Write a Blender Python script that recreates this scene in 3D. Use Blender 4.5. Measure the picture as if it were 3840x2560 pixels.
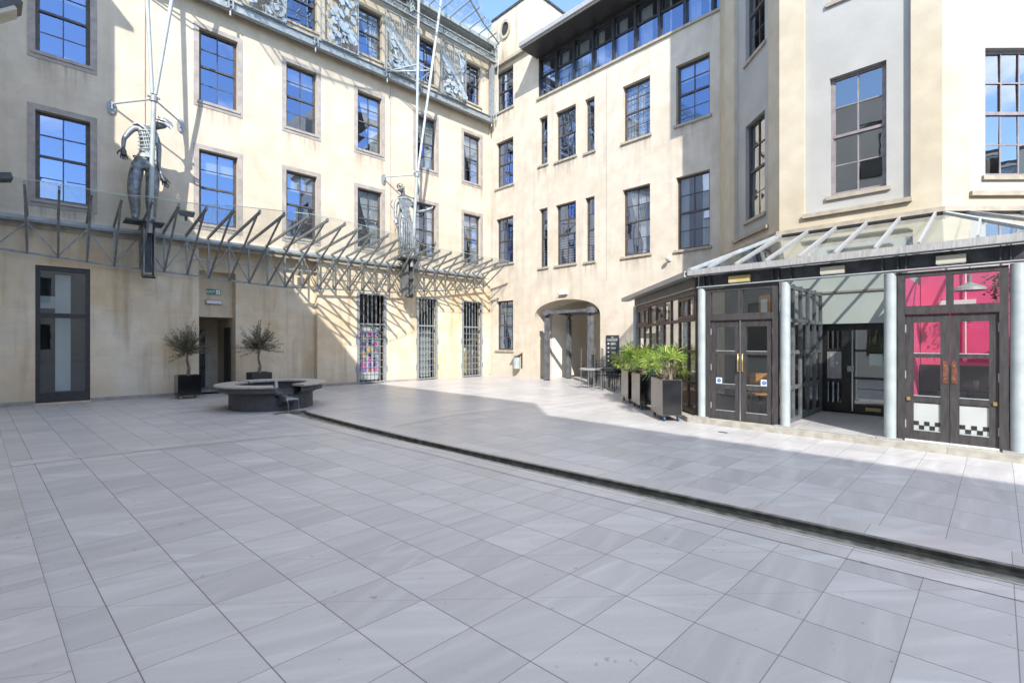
import bpy, bmesh, math, random
from mathutils import Vector, Matrix
R=math.radians; rnd=random.Random(7)
for o in list(bpy.data.objects): bpy.data.objects.remove(o)
scene=bpy.context.scene; C=scene.collection
# ---------------------------------------------------------------- camera
cam=bpy.data.cameras.new('camera'); co=bpy.data.objects.new('camera',cam); C.objects.link(co)
cam.sensor_width=36; cam.lens=16.684; cam.shift_y=0.0009; cam.clip_start=0.05; cam.clip_end=2000
co.location=(0,0,1.6); co.rotation_euler=(R(90),0,R(45.7-90)); scene.camera=co
# ---------------------------------------------------------------- sky and sun
w=bpy.data.worlds.new("World"); scene.world=w; w.use_nodes=True
nt=w.node_tree; N=nt.nodes; L=nt.links; N.clear()
out=N.new('ShaderNodeOutputWorld'); bg=N.new('ShaderNodeBackground'); bg.inputs[1].default_value=0.15
sky=N.new('ShaderNodeTexSky'); sky.sky_type='NISHITA'; sky.sun_disc=False
sky.sun_elevation=R(37.1); sky.sun_rotation=R(219.3); sky.air_density=1.0; sky.dust_density=0.15; sky.ozone_density=3.0
tc=N.new('ShaderNodeTexCoord'); mp=N.new('ShaderNodeMapping'); mp.inputs['Scale'].default_value=(1,1,2.2)
no=N.new('ShaderNodeTexNoise'); no.inputs['Scale'].default_value=4.2; no.inputs['Detail'].default_value=7; no.inputs['Roughness'].default_value=.55
cr=N.new('ShaderNodeValToRGB'); cr.color_ramp.elements[0].position=.53; cr.color_ramp.elements[1].position=.70
sx=N.new('ShaderNodeSeparateXYZ'); el=N.new('ShaderNodeMapRange'); el.inputs[1].default_value=.0; el.inputs[2].default_value=.25
mul=N.new('ShaderNodeMath'); mul.operation='MULTIPLY'
mix=N.new('ShaderNodeMix'); mix.data_type='RGBA'; mix.inputs[7].default_value=(7.2,7.3,7.6,1)
L.new(tc.outputs['Generated'],mp.inputs[0]); L.new(mp.outputs[0],no.inputs['Vector']); L.new(no.outputs[0],cr.inputs[0])
L.new(tc.outputs['Generated'],sx.inputs[0]); L.new(sx.outputs[2],el.inputs[0]); L.new(cr.outputs[0],mul.inputs[0]); L.new(el.outputs[0],mul.inputs[1])
hz=N.new('ShaderNodeMapRange'); hz.inputs[1].default_value=.60; hz.inputs[2].default_value=.80; hz.inputs[4].default_value=.55; L.new(sx.outputs[2],hz.inputs[0])  # bright unseen cloud overhead, added to fill the shaded walls and paving
mxx=N.new('ShaderNodeMath'); mxx.operation='MAXIMUM'; L.new(mul.outputs[0],mxx.inputs[0]); L.new(hz.outputs[0],mxx.inputs[1]); L.new(mxx.outputs[0],mix.inputs[0]); L.new(sky.outputs[0],mix.inputs[6]); L.new(mix.outputs[2],bg.inputs[0]); L.new(bg.outputs[0],out.inputs[0])
sl=bpy.data.lights.new('sun','SUN'); sl.energy=2.6; sl.angle=R(.5); sl.color=(1,.94,.85)
so=bpy.data.objects.new('sun',sl); C.objects.link(so); so.location=(-20,-25,30)
so.rotation_euler=Vector((1.04,1.27,-1.24)).to_track_quat('-Z','Y').to_euler()
scene.view_settings.view_transform='Standard'; scene.view_settings.look='None'; scene.view_settings.exposure=1.55; scene.view_settings.gamma=1
scene.render.engine='CYCLES'; scene.cycles.max_bounces=8; scene.cycles.transparent_max_bounces=24
scene.cycles.caustics_reflective=False; scene.cycles.caustics_refractive=False; scene.cycles.sample_clamp_indirect=6
# ---------------------------------------------------------------- materials
M={}
def newmat(name):
    m=bpy.data.materials.new(name); m.use_nodes=True; nt=m.node_tree
    b=nt.nodes['Principled BSDF']; M[name]=m; return m,nt,b
def setp(b,**k):
    for a,v in k.items(): b.inputs[{'col':'Base Color','rough':'Roughness','metal':'Metallic','spec':'Specular IOR Level','em':'Emission Color','es':'Emission Strength','alpha':'Alpha','coat':'Coat Weight'}[a]].default_value=v
def rgba(c): return (c[0],c[1],c[2],1)
def noisy(name,c1,c2,scale=6,rough=.6,metal=0,bump=0.0,spec=.5,stretch=(1,1,1),detail=5,lo=.35,hi=.65,rvar=0):
    m,nt,b=newmat(name); n=nt.nodes; l=nt.links
    t=n.new('ShaderNodeTexCoord'); mp=n.new('ShaderNodeMapping'); mp.inputs['Scale'].default_value=stretch
    x=n.new('ShaderNodeTexNoise'); x.inputs['Scale'].default_value=scale; x.inputs['Detail'].default_value=detail
    r=n.new('ShaderNodeValToRGB'); r.color_ramp.elements[0].position=lo; r.color_ramp.elements[1].position=hi
    r.color_ramp.elements[0].color=rgba(c1); r.color_ramp.elements[1].color=rgba(c2)
    l.new(t.outputs['Object'],mp.inputs[0]); l.new(mp.outputs[0],x.inputs['Vector']); l.new(x.outputs[0],r.inputs[0]); l.new(r.outputs[0],b.inputs['Base Color'])
    setp(b,rough=rough,metal=metal,spec=spec)
    if rvar:
        mr=n.new('ShaderNodeMapRange'); mr.inputs[3].default_value=rough-rvar; mr.inputs[4].default_value=rough+rvar; l.new(x.outputs[0],mr.inputs[0]); l.new(mr.outputs[0],b.inputs['Roughness'])
    if bump:
        bp=n.new('ShaderNodeBump'); bp.inputs['Strength'].default_value=bump; bp.inputs['Distance'].default_value=.02
        x2=n.new('ShaderNodeTexNoise'); x2.inputs['Scale'].default_value=scale*12; l.new(t.outputs['Object'],x2.inputs['Vector']); l.new(x2.outputs[0],bp.inputs['Height']); l.new(bp.outputs[0],b.inputs['Normal'])
    return m
def stucco(name,base,warm,dark,axis='X',joint=.9,stain=.6,bw=1.3,bh=.45,warmamt=.8):
    m,nt,b=newmat(name); n=nt.nodes; l=nt.links
    t=n.new('ShaderNodeTexCoord'); s=n.new('ShaderNodeSeparateXYZ'); cb=n.new('ShaderNodeCombineXYZ')
    l.new(t.outputs['Object'],s.inputs[0]); l.new(s.outputs[axis],cb.inputs[0]); l.new(s.outputs['Z'],cb.inputs[1])
    n1=n.new('ShaderNodeTexNoise'); n1.inputs['Scale'].default_value=.55; n1.inputs['Detail'].default_value=9; n1.inputs['Roughness'].default_value=.62
    l.new(t.outputs['Object'],n1.inputs['Vector'])
    r1=n.new('ShaderNodeValToRGB'); r1.color_ramp.elements[0].position=.40; r1.color_ramp.elements[1].position=.68
    l.new(n1.outputs[0],r1.inputs[0])
    mx=n.new('ShaderNodeMix'); mx.data_type='RGBA'; mx.inputs[6].default_value=rgba(base); mx.inputs[7].default_value=rgba(warm)
    mm=n.new('ShaderNodeMath'); mm.operation='MULTIPLY'; mm.inputs[1].default_value=warmamt; l.new(r1.outputs[0],mm.inputs[0]); l.new(mm.outputs[0],mx.inputs[0])
    # vertical run-off streaks
    mp=n.new('ShaderNodeMapping'); mp.inputs['Scale'].default_value=(2.6,2.6,.22); l.new(t.outputs['Object'],mp.inputs[0])
    n2=n.new('ShaderNodeTexNoise'); n2.inputs['Scale'].default_value=1.4; n2.inputs['Detail'].default_value=8; l.new(mp.outputs[0],n2.inputs['Vector'])
    r2=n.new('ShaderNodeMapRange'); r2.inputs[1].default_value=.52; r2.inputs[2].default_value=.8; r2.inputs[4].default_value=stain; l.new(n2.outputs[0],r2.inputs[0])
    mx2=n.new('ShaderNodeMix'); mx2.data_type='RGBA'; mx2.inputs[7].default_value=rgba(dark); l.new(mx.outputs[2],mx2.inputs[6]); l.new(r2.outputs[0],mx2.inputs[0])
    # blotches
    n3=n.new('ShaderNodeTexNoise'); n3.inputs['Scale'].default_value=2.3; n3.inputs['Detail'].default_value=6; l.new(t.outputs['Object'],n3.inputs['Vector'])
    r3=n.new('ShaderNodeMapRange'); r3.inputs[1].default_value=.3; r3.inputs[2].default_value=.7; r3.inputs[3].default_value=.89; r3.inputs[4].default_value=1.06; l.new(n3.outputs[0],r3.inputs[0])
    br=n.new('ShaderNodeTexBrick'); br.inputs['Scale'].default_value=1; br.inputs['Mortar Size'].default_value=.006; br.inputs['Mortar Smooth'].default_value=.6; br.inputs['Brick Width'].default_value=bw; br.inputs['Row Height'].default_value=bh
    br.inputs['Color1'].default_value=(1,1,1,1); br.inputs['Color2'].default_value=(.975,.97,.955,1); br.inputs['Mortar'].default_value=(joint,joint,joint,1)
    l.new(cb.outputs[0],br.inputs['Vector'])
    v1=n.new('ShaderNodeMix'); v1.data_type='RGBA'; v1.blend_type='MULTIPLY'; v1.inputs[0].default_value=1; l.new(mx2.outputs[2],v1.inputs[6]); l.new(br.outputs['Color'],v1.inputs[7])
    v2=n.new('ShaderNodeMix'); v2.data_type='RGBA'; v2.blend_type='MULTIPLY'; v2.inputs[0].default_value=1; l.new(v1.outputs[2],v2.inputs[6]); l.new(r3.outputs[0],v2.inputs[7])
    # hairline cracks and pale repair lines
    ds=n.new('ShaderNodeTexNoise'); ds.inputs['Scale'].default_value=1.3; ds.inputs['Detail'].default_value=5; l.new(t.outputs['Object'],ds.inputs['Vector'])
    ad=n.new('ShaderNodeVectorMath'); ad.operation='MULTIPLY_ADD'; ad.inputs[1].default_value=(.9,.9,.9); l.new(ds.outputs['Color'],ad.inputs[0]); l.new(t.outputs['Object'],ad.inputs[2])
    vo=n.new('ShaderNodeTexVoronoi'); vo.feature='DISTANCE_TO_EDGE'; vo.inputs['Scale'].default_value=.33; l.new(ad.outputs[0],vo.inputs['Vector'])
    ck=n.new('ShaderNodeMapRange'); ck.inputs[1].default_value=.0; ck.inputs[2].default_value=.006; ck.inputs[3].default_value=.20; ck.inputs[4].default_value=0; l.new(vo.outputs['Distance'],ck.inputs[0])
    v5=n.new('ShaderNodeMix'); v5.data_type='RGBA'; v5.inputs[7].default_value=rgba(dark); l.new(ck.outputs[0],v5.inputs[0]); l.new(v2.outputs[2],v5.inputs[6])
    # grime just above the ground
    gz=n.new('ShaderNodeMapRange'); gz.inputs[1].default_value=.05; gz.inputs[2].default_value=.75; gz.inputs[3].default_value=.55; gz.inputs[4].default_value=0; l.new(s.outputs['Z'],gz.inputs[0])
    gm=n.new('ShaderNodeMath'); gm.operation='MULTIPLY'; l.new(gz.outputs[0],gm.inputs[0]); l.new(n3.outputs[0],gm.inputs[1])
    v6=n.new('ShaderNodeMix'); v6.data_type='RGBA'; v6.inputs[7].default_value=(.36,.34,.31,1); l.new(gm.outputs[0],v6.inputs[0]); l.new(v5.outputs[2],v6.inputs[6])
    l.new(v6.outputs[2],b.inputs['Base Color']); setp(b,rough=.85,spec=.2)
    bp=n.new('ShaderNodeBump'); bp.inputs['Strength'].default_value=.25; bp.inputs['Distance'].default_value=.01
    n4=n.new('ShaderNodeTexNoise'); n4.inputs['Scale'].default_value=60; l.new(t.outputs['Object'],n4.inputs['Vector']); l.new(n4.outputs[0],bp.inputs['Height']); l.new(bp.outputs[0],b.inputs['Normal'])
    return m
stucco('wall_left',(.575,.512,.43),(.535,.455,.355),(.37,.32,.25),'X',stain=.3)
stucco('wall_ground',(.72,.64,.52),(.66,.51,.33),(.38,.27,.16),'X',stain=.75,joint=.86,bw=1.9,bh=.62,warmamt=1)
stucco('wall_back',(.59,.537,.46),(.545,.47,.375),(.34,.31,.27),'Y',stain=.5)
stucco('wall_tower',(.64,.57,.46),(.56,.47,.34),(.15,.14,.13),'Y',stain=.9)
stucco('wall_bay',(.53,.485,.39),(.49,.425,.31),(.5,.42,.3),'Y',stain=.18,joint=1)
noisy('bay_panel',(.35,.35,.335),(.40,.40,.385),scale=1.2,rough=.8,bump=.1)
noisy('stone_grey',(.27,.245,.235),(.36,.33,.31),scale=5,rough=.8,bump=.15)
noisy('stone_ledge',(.30,.27,.22),(.42,.37,.30),scale=5,rough=.85,bump=.2)
noisy('frame_dark',(.018,.018,.02),(.035,.033,.034),scale=12,rough=.42)
noisy('frame_sash',(.05,.045,.045),(.085,.075,.072),scale=8,rough=.5)
noisy('frame_sunlit',(.20,.175,.185),(.27,.24,.25),scale=8,rough=.55)  # window frame colour lightened to put sunlight into it
noisy('frame_brown',(.07,.045,.04),(.11,.075,.065),scale=10,rough=.5)
noisy('door_black',(.035,.033,.036),(.06,.056,.058),scale=9,rough=.5,stretch=(3,3,.5))
noisy('steel_grey',(.23,.26,.28),(.33,.36,.38),scale=9,rough=.45,metal=.25,bump=.1)
noisy('steel_light',(.33,.38,.40),(.41,.46,.48),scale=5,rough=.42,metal=.15)
noisy('steel_canopy',(.17,.185,.19),(.26,.275,.28),scale=8,rough=.45,metal=.3)
noisy('statue_light',(.16,.18,.20),(.30,.33,.36),scale=9,rough=.45,metal=.25,bump=.2)
noisy('statue_metal',(.11,.125,.145),(.24,.265,.29),scale=9,rough=.42,metal=.3,bump=.2)
noisy('relief_metal',(.27,.32,.37),(.42,.48,.53),scale=8,rough=.45,metal=.2)
noisy('lobby_dim',(.16,.20,.19),(.22,.26,.25),scale=2,rough=.8)
noisy('glass_edge',(.30,.40,.37),(.36,.46,.42),scale=3,rough=.2)
noisy('portal_steel',(.09,.10,.115),(.15,.16,.18),scale=6,rough=.45,metal=.2)
noisy('passage_wall',(.70,.65,.56),(.78,.73,.63),scale=1,rough=.85)
noisy('steel_dark',(.03,.033,.04),(.07,.075,.085),scale=6,rough=.45,metal=.3)
noisy('screen_steel',(.09,.10,.11),(.15,.165,.18),scale=6,rough=.4)
noisy('zinc',(.32,.32,.33),(.46,.46,.46),scale=14,rough=.5,metal=.3,stretch=(4,4,.4))
noisy('rust_metal',(.25,.27,.28),(.42,.24,.12),scale=7,rough=.6,metal=.3,lo=.5,hi=.75)
noisy('chrome',(.6,.6,.6),(.7,.7,.7),scale=4,rough=.2,metal=1)
noisy('brass',(.6,.42,.14),(.7,.5,.2),scale=8,rough=.35,metal=.8)
noisy('brass_paint',(.45,.36,.13),(.55,.45,.2),scale=5,rough=.5)
noisy('lamp_housing',(.42,.41,.33),(.48,.47,.4),scale=5,rough=.5)
noisy('white_plastic',(.7,.7,.7),(.78,.78,.78),scale=5,rough=.4)
noisy('black_gloss',(.008,.008,.01),(.016,.016,.018),scale=3,rough=.12,spec=.6)
noisy('planter_steel',(.16,.145,.13),(.20,.185,.17),scale=2,rough=.22,metal=.55)
noisy('black_plastic',(.012,.012,.013),(.03,.03,.03),scale=8,rough=.45)
noisy('black_rattan',(.01,.01,.012),(.03,.03,.03),scale=40,rough=.6,bump=.5)
noisy('rubber_blue',(.015,.05,.13),(.02,.07,.17),scale=5,rough=.5)
noisy('soil',(.05,.035,.025),(.16,.12,.09),scale=30,rough=.95,bump=.6)
noisy('fountain_stone',(.06,.06,.068),(.08,.08,.088),scale=10,rough=.6,bump=.2)
noisy('fountain_rim',(.30,.285,.26),(.40,.38,.35),scale=12,rough=.45,rvar=.1)
noisy('bark',(.12,.09,.07),(.26,.21,.17),scale=22,rough=.9,bump=.6,stretch=(1,1,.3))
noisy('curtain',(.80,.80,.78),(.86,.86,.84),scale=4,rough=.9)
noisy('blind',(.55,.57,.6),(.62,.64,.66),scale=2,rough=.8)
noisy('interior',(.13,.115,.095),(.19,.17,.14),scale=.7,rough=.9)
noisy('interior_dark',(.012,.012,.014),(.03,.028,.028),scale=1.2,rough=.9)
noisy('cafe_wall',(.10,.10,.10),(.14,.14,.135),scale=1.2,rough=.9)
noisy('pink_wall',(.80,.085,.24),(.86,.11,.28),scale=3,rough=.7,bump=.1)
noisy('lobby_wall',(.50,.54,.51),(.55,.585,.555),scale=2,rough=.8)
noisy('wood',(.38,.17,.05),(.55,.27,.09),scale=6,rough=.45,stretch=(1,1,6))
noisy('wood_floor',(.05,.03,.02),(.10,.06,.04),scale=4,rough=.4,stretch=(1,6,1))
noisy('brick_red',(.10,.035,.025),(.18,.07,.05),scale=14,rough=.85)
noisy('plinth_stone',(.30,.29,.25),(.42,.41,.37),scale=7,rough=.8,bump=.3)
noisy('channel_side',(.10,.10,.093),(.21,.205,.19),scale=9,rough=.5,stretch=(1,1,1))
noisy('channel_bed',(.12,.12,.10),(.40,.39,.33),scale=5,rough=.7,stretch=(1,2,1))
noisy('sign_green',(.005,.22,.16),(.01,.26,.19),scale=3,rough=.4)
noisy('sign_white',(.78,.8,.8),(.85,.86,.86),scale=3,rough=.4)
noisy('sign_dark',(.03,.035,.045),(.05,.055,.07),scale=3,rough=.35)
noisy('blue_print',(.02,.12,.5),(.03,.16,.6),scale=3,rough=.4)
noisy('paper',(.62,.72,.70),(.72,.80,.78),scale=2,rough=.6)
noisy('film_grey',(.40,.43,.43),(.46,.49,.49),scale=2,rough=.5)
noisy('tan_fabric',(.45,.33,.18),(.55,.42,.25),scale=20,rough=.9)
noisy('green_plastic',(.05,.6,.04),(.1,.75,.08),scale=3,rough=.5)
noisy('olive_box',(.35,.29,.10),(.45,.38,.16),scale=8,rough=.7)
noisy('turquoise',(.02,.35,.38),(.03,.42,.45),scale=8,rough=.7)
noisy('render_far',(.70,.66,.58),(.76,.71,.63),scale=1,rough=.9)
noisy('roof_slate',(.06,.065,.075),(.10,.105,.12),scale=6,rough=.6)
def glass(name,fac,tint,rough=.01,spec=(.9,.95,1)):
    m,nt,b=newmat(name); n=nt.nodes; l=nt.links; n.remove(b)
    tr=n.new('ShaderNodeBsdfTransparent'); tr.inputs[0].default_value=rgba(tint)
    gl=n.new('ShaderNodeBsdfGlossy'); gl.inputs['Roughness'].default_value=rough; gl.inputs['Color'].default_value=rgba(spec)
    fr=n.new('ShaderNodeLayerWeight'); fr.inputs['Blend'].default_value=.25
    mr=n.new('ShaderNodeMapRange'); mr.inputs[3].default_value=fac; mr.inputs[4].default_value=min(1,fac+.6)
    # old panes are slightly wavy
    t=n.new('ShaderNodeTexCoord'); x=n.new('ShaderNodeTexNoise'); x.inputs['Scale'].default_value=1.7; bp=n.new('ShaderNodeBump'); bp.inputs['Strength'].default_value=.02; bp.inputs['Distance'].default_value=.05
    l.new(t.outputs['Object'],x.inputs['Vector']); l.new(x.outputs[0],bp.inputs['Height']); l.new(bp.outputs[0],gl.inputs['Normal'])
    mi=n.new('ShaderNodeMixShader'); l.new(fr.outputs['Facing'],mr.inputs[0]); l.new(mr.outputs[0],mi.inputs[0]); l.new(tr.outputs[0],mi.inputs[1]); l.new(gl.outputs[0],mi.inputs[2])
    l.new(mi.outputs[0],n['Material Output'].inputs['Surface']); return m
glass('window_glass',.36,(.74,.79,.82),.01,(.46,.58,.86))
glass('roof_glass',.32,(.80,.85,.84),.03,(.92,.97,1))
glass('clear_glass',.10,(.9,.93,.92),.01)
glass('bay_glass',.25,(.8,.82,.8),.01)
# run-off stains below the sills: thin, streaky, fading downwards
m,nt,b=newmat('sill_stain'); n=nt.nodes; l=nt.links; setp(b,col=(.20,.155,.10,1),rough=.9,spec=.1)
t=n.new('ShaderNodeTexCoord'); s_=n.new('ShaderNodeSeparateXYZ'); l.new(t.outputs['Generated'],s_.inputs[0])
mp=n.new('ShaderNodeMapping'); mp.inputs['Scale'].default_value=(9,9,.7); l.new(t.outputs['Object'],mp.inputs[0]); x=n.new('ShaderNodeTexNoise'); x.inputs['Scale'].default_value=1; x.inputs['Detail'].default_value=5; l.new(mp.outputs[0],x.inputs['Vector'])
q1=n.new('ShaderNodeMapRange'); q1.inputs[1].default_value=.44; q1.inputs[2].default_value=.72; q1.inputs[4].default_value=.36; l.new(x.outputs[0],q1.inputs[0])
q2=n.new('ShaderNodeMath'); q2.operation='POWER'; q2.inputs[1].default_value=1.8; l.new(s_.outputs[2],q2.inputs[0])
q3=n.new('ShaderNodeMath'); q3.operation='MULTIPLY'; l.new(q1.outputs[0],q3.inputs[0]); l.new(q2.outputs[0],q3.inputs[1]); l.new(q3.outputs[0],b.inputs['Alpha'])
# canopy glass: a little dirt on it
m,nt,b=newmat('canopy_glass'); n=nt.nodes; l=nt.links; n.remove(b)
tr=n.new('ShaderNodeBsdfTransparent'); tr.inputs[0].default_value=(.955,.975,.965,1); gl=n.new('ShaderNodeBsdfGlossy'); gl.inputs['Roughness'].default_value=.05; df=n.new('ShaderNodeBsdfDiffuse'); df.inputs[0].default_value=(.5,.55,.53,1)
m1=n.new('ShaderNodeMixShader'); m1.inputs[0].default_value=.10; m2=n.new('ShaderNodeMixShader')
t=n.new('ShaderNodeTexCoord'); x=n.new('ShaderNodeTexNoise'); x.inputs['Scale'].default_value=2.5; x.inputs['Detail'].default_value=6; mr=n.new('ShaderNodeMapRange'); mr.inputs[3].default_value=.02; mr.inputs[4].default_value=.13
l.new(t.outputs['Object'],x.inputs['Vector']); l.new(x.outputs[0],mr.inputs[0]); l.new(mr.outputs[0],m2.inputs[0])
l.new(tr.outputs[0],m1.inputs[1]); l.new(gl.outputs[0],m1.inputs[2]); l.new(m1.outputs[0],m2.inputs[1]); l.new(df.outputs[0],m2.inputs[2]); l.new(m2.outputs[0],n['Material Output'].inputs['Surface'])
m,nt,b=newmat('water'); setp(b,col=(.06,.07,.065,1),rough=.03,alpha=.25); b.inputs['IOR'].default_value=1.33
n=nt.nodes; t=n.new('ShaderNodeTexCoord'); x=n.new('ShaderNodeTexNoise'); x.inputs['Scale'].default_value=9; bp=n.new('ShaderNodeBump'); bp.inputs['Strength'].default_value=.35; bp.inputs['Distance'].default_value=.05
nt.links.new(t.outputs['Object'],x.inputs['Vector']); nt.links.new(x.outputs[0],bp.inputs['Height']); nt.links.new(bp.outputs[0],b.inputs['Normal'])
m,nt,b=newmat('falling_water'); setp(b,col=(.85,.9,.92,1),rough=.05,alpha=.35)
def leafmat(name,c1,c2,c3):
    m,nt,b=newmat(name); n=nt.nodes; l=nt.links
    g=n.new('ShaderNodeNewGeometry'); r=n.new('ShaderNodeValToRGB'); r.color_ramp.elements[0].color=rgba(c1); r.color_ramp.elements[1].color=rgba(c3); e=r.color_ramp.elements.new(.5); e.color=rgba(c2)
    l.new(g.outputs['Random Per Island'],r.inputs[0]); l.new(r.outputs[0],b.inputs['Base Color']); setp(b,rough=.5)
    td=n.new('ShaderNodeBsdfTranslucent'); l.new(r.outputs[0],td.inputs[0]); mi=n.new('ShaderNodeMixShader'); mi.inputs[0].default_value=.3
    l.new(b.outputs[0],mi.inputs[1]); l.new(td.outputs[0],mi.inputs[2]); l.new(mi.outputs[0],n['Material Output'].inputs['Surface'])
leafmat('olive_leaf',(.06,.07,.045),(.13,.145,.095),(.24,.22,.15))
leafmat('palm_leaf',(.04,.10,.015),(.17,.29,.04),(.48,.54,.12))
# paving: slabs of a slightly skewed grid, each with its own tone and veins
def paving(name,ox,oy,sx,sy,skew,cols,diag=True):
    m,nt,b=newmat(name); n=nt.nodes; l=nt.links
    def MA(op,a,b_=None,c=None):
        q=n.new('ShaderNodeMath'); q.operation=op
        for i,v in enumerate((a,b_,c)):
            if v is None: continue
            if isinstance(v,(int,float)): q.inputs[i].default_value=v
            else: l.new(v,q.inputs[i])
        return q.outputs[0]
    t=n.new('ShaderNodeTexCoord'); s=n.new('ShaderNodeSeparateXYZ'); l.new(t.outputs['Object'],s.inputs[0])
    X,Y=s.outputs[0],s.outputs[1]
    u=MA('DIVIDE',MA('ADD',MA('ADD',X,MA('MULTIPLY',Y,skew)),-ox),sx); v=MA('DIVIDE',MA('ADD',Y,-oy),sy)
    fu,fv=MA('FLOOR',u),MA('FLOOR',v); ru,rv=MA('FRACT',u),MA('FRACT',v)
    cb=n.new('ShaderNodeCombineXYZ'); l.new(fu,cb.inputs[0]); l.new(fv,cb.inputs[1])
    wn=n.new('ShaderNodeTexWhiteNoise'); wn.noise_dimensions='2D'; l.new(cb.outputs[0],wn.inputs['Vector'])
    # veins, direction differs from slab to slab
    rot=n.new('ShaderNodeVectorRotate'); rot.rotation_type='Z_AXIS'; l.new(t.outputs['Object'],rot.inputs['Vector']); l.new(MA('MULTIPLY_ADD',wn.outputs['Value'],1.3,-.35),rot.inputs['Angle'])
    va=n.new('ShaderNodeVectorMath'); va.operation='MULTIPLY_ADD'; va.inputs[1].default_value=(.7,7.0,1); sc=n.new('ShaderNodeVectorMath'); sc.operation='SCALE'; sc.inputs['Scale'].default_value=30; l.new(wn.outputs['Color'],sc.inputs[0]); l.new(rot.outputs[0],va.inputs[0]); l.new(sc.outputs[0],va.inputs[2])
    ve=n.new('ShaderNodeTexNoise'); ve.inputs['Scale'].default_value=1.1; ve.inputs['Detail'].default_value=6; ve.inputs['Roughness'].default_value=.55; ve.inputs['Distortion'].default_value=.25; l.new(va.outputs[0],ve.inputs['Vector'])
    fi=n.new('ShaderNodeTexNoise'); fi.inputs['Scale'].default_value=45; fi.inputs['Detail'].default_value=3; l.new(t.outputs['Object'],fi.inputs['Vector'])
    bi=n.new('ShaderNodeTexNoise'); bi.inputs['Scale'].default_value=.45; bi.inputs['Detail'].default_value=4; l.new(t.outputs['Object'],bi.inputs['Vector'])
    r=n.new('ShaderNodeValToRGB'); e=r.color_ramp.elements; e[0].position=.25; e[0].color=rgba(cols[0]); e[1].position=.80; e[1].color=rgba(cols[2]); q=e.new(.5); q.color=rgba(cols[1])
    l.new(ve.outputs[0],r.inputs[0])
    tone=MA('MULTIPLY',MA('MULTIPLY_ADD',wn.outputs['Value'],.17,.915),MA('MULTIPLY',MA('MULTIPLY_ADD',fi.outputs[0],.12,.94),MA('MULTIPLY_ADD',bi.outputs[0],.2,.9)))
    # joints
    du=MA('MULTIPLY',MA('MINIMUM',ru,MA('SUBTRACT',1,ru)),sx); dv=MA('MULTIPLY',MA('MINIMUM',rv,MA('SUBTRACT',1,rv)),sy)
    ju=MA('LESS_THAN',du,.0030); jv=MA('MULTIPLY',MA('LESS_THAN',dv,.0026),.8)
    j=MA('MAXIMUM',ju,jv)
    if diag:
        dsum=MA('ADD',u,v)
        for c0 in (0,-2,5):
            a=MA('ABSOLUTE',MA('ADD',dsum,-c0)); a=MA('LESS_THAN',MA('MULTIPLY',a,.31),.0022)
            j=MA('MAXIMUM',j,MA('MULTIPLY',a,.5))
    v2=n.new('ShaderNodeMix'); v2.data_type='RGBA'; v2.blend_type='MULTIPLY'; v2.inputs[0].default_value=1; l.new(r.outputs[0],v2.inputs[6]); l.new(tone,v2.inputs[7])
    # occasional white veins, dark specks and worn patches
    vn=n.new('ShaderNodeTexNoise'); vn.inputs['Scale'].default_value=.9; vn.inputs['Detail'].default_value=1.5; vn.inputs['Distortion'].default_value=.15; l.new(va.outputs[0],vn.inputs['Vector'])
    sc2=n.new('ShaderNodeVectorMath'); sc2.operation='MULTIPLY_ADD'; sc2.inputs[1].default_value=(.45,3.0,1); l.new(rot.outputs[0],sc2.inputs[0]); l.new(sc.outputs[0],sc2.inputs[2]); l.new(sc2.outputs[0],vn.inputs['Vector'])
    vl=n.new('ShaderNodeMapRange'); vl.inputs[1].default_value=0; vl.inputs[2].default_value=.03; vl.inputs[3].default_value=1; vl.inputs[4].default_value=0; l.new(MA('ABSOLUTE',MA('SUBTRACT',vn.outputs[0],.56)),vl.inputs[0])
    wsep=n.new('ShaderNodeSeparateColor'); l.new(wn.outputs['Color'],wsep.inputs[0])
    vf=MA('MULTIPLY',MA('MULTIPLY',vl.outputs[0],MA('GREATER_THAN',wsep.outputs[1],.6)),.22)
    vv=n.new('ShaderNodeMix'); vv.data_type='RGBA'; vv.inputs[7].default_value=(.62,.62,.62,1); l.new(vf,vv.inputs[0]); l.new(v2.outputs[2],vv.inputs[6])
    sp=n.new('ShaderNodeTexNoise'); sp.inputs['Scale'].default_value=14; sp.inputs['Detail'].default_value=2; l.new(t.outputs['Object'],sp.inputs['Vector'])
    sp2=n.new('ShaderNodeTexNoise'); sp2.inputs['Scale'].default_value=1.1; l.new(t.outputs['Object'],sp2.inputs['Vector'])
    sr=n.new('ShaderNodeMapRange'); sr.inputs[1].default_value=.71; sr.inputs[2].default_value=.77; sr.inputs[4].default_value=.5; l.new(MA('ADD',sp.outputs[0],MA('MULTIPLY',MA('SUBTRACT',sp2.outputs[0],.5),.35)),sr.inputs[0])
    vs_=n.new('ShaderNodeMix'); vs_.data_type='RGBA'; vs_.inputs[7].default_value=(.16,.14,.13,1); l.new(sr.outputs[0],vs_.inputs[0]); l.new(vv.outputs[2],vs_.inputs[6])
    v3=n.new('ShaderNodeMix'); v3.data_type='RGBA'; v3.inputs[7].default_value=(.15,.135,.13,1); l.new(j,v3.inputs[0]); l.new(vs_.outputs[2],v3.inputs[6])
    l.new(v3.outputs[2],b.inputs['Base Color'])
    ro=MA('MULTIPLY_ADD',ve.outputs[0],.25,.26); l.new(MA('MAXIMUM',ro,MA('MULTIPLY',j,.8)),b.inputs['Roughness']); setp(b,spec=.5)
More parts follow.
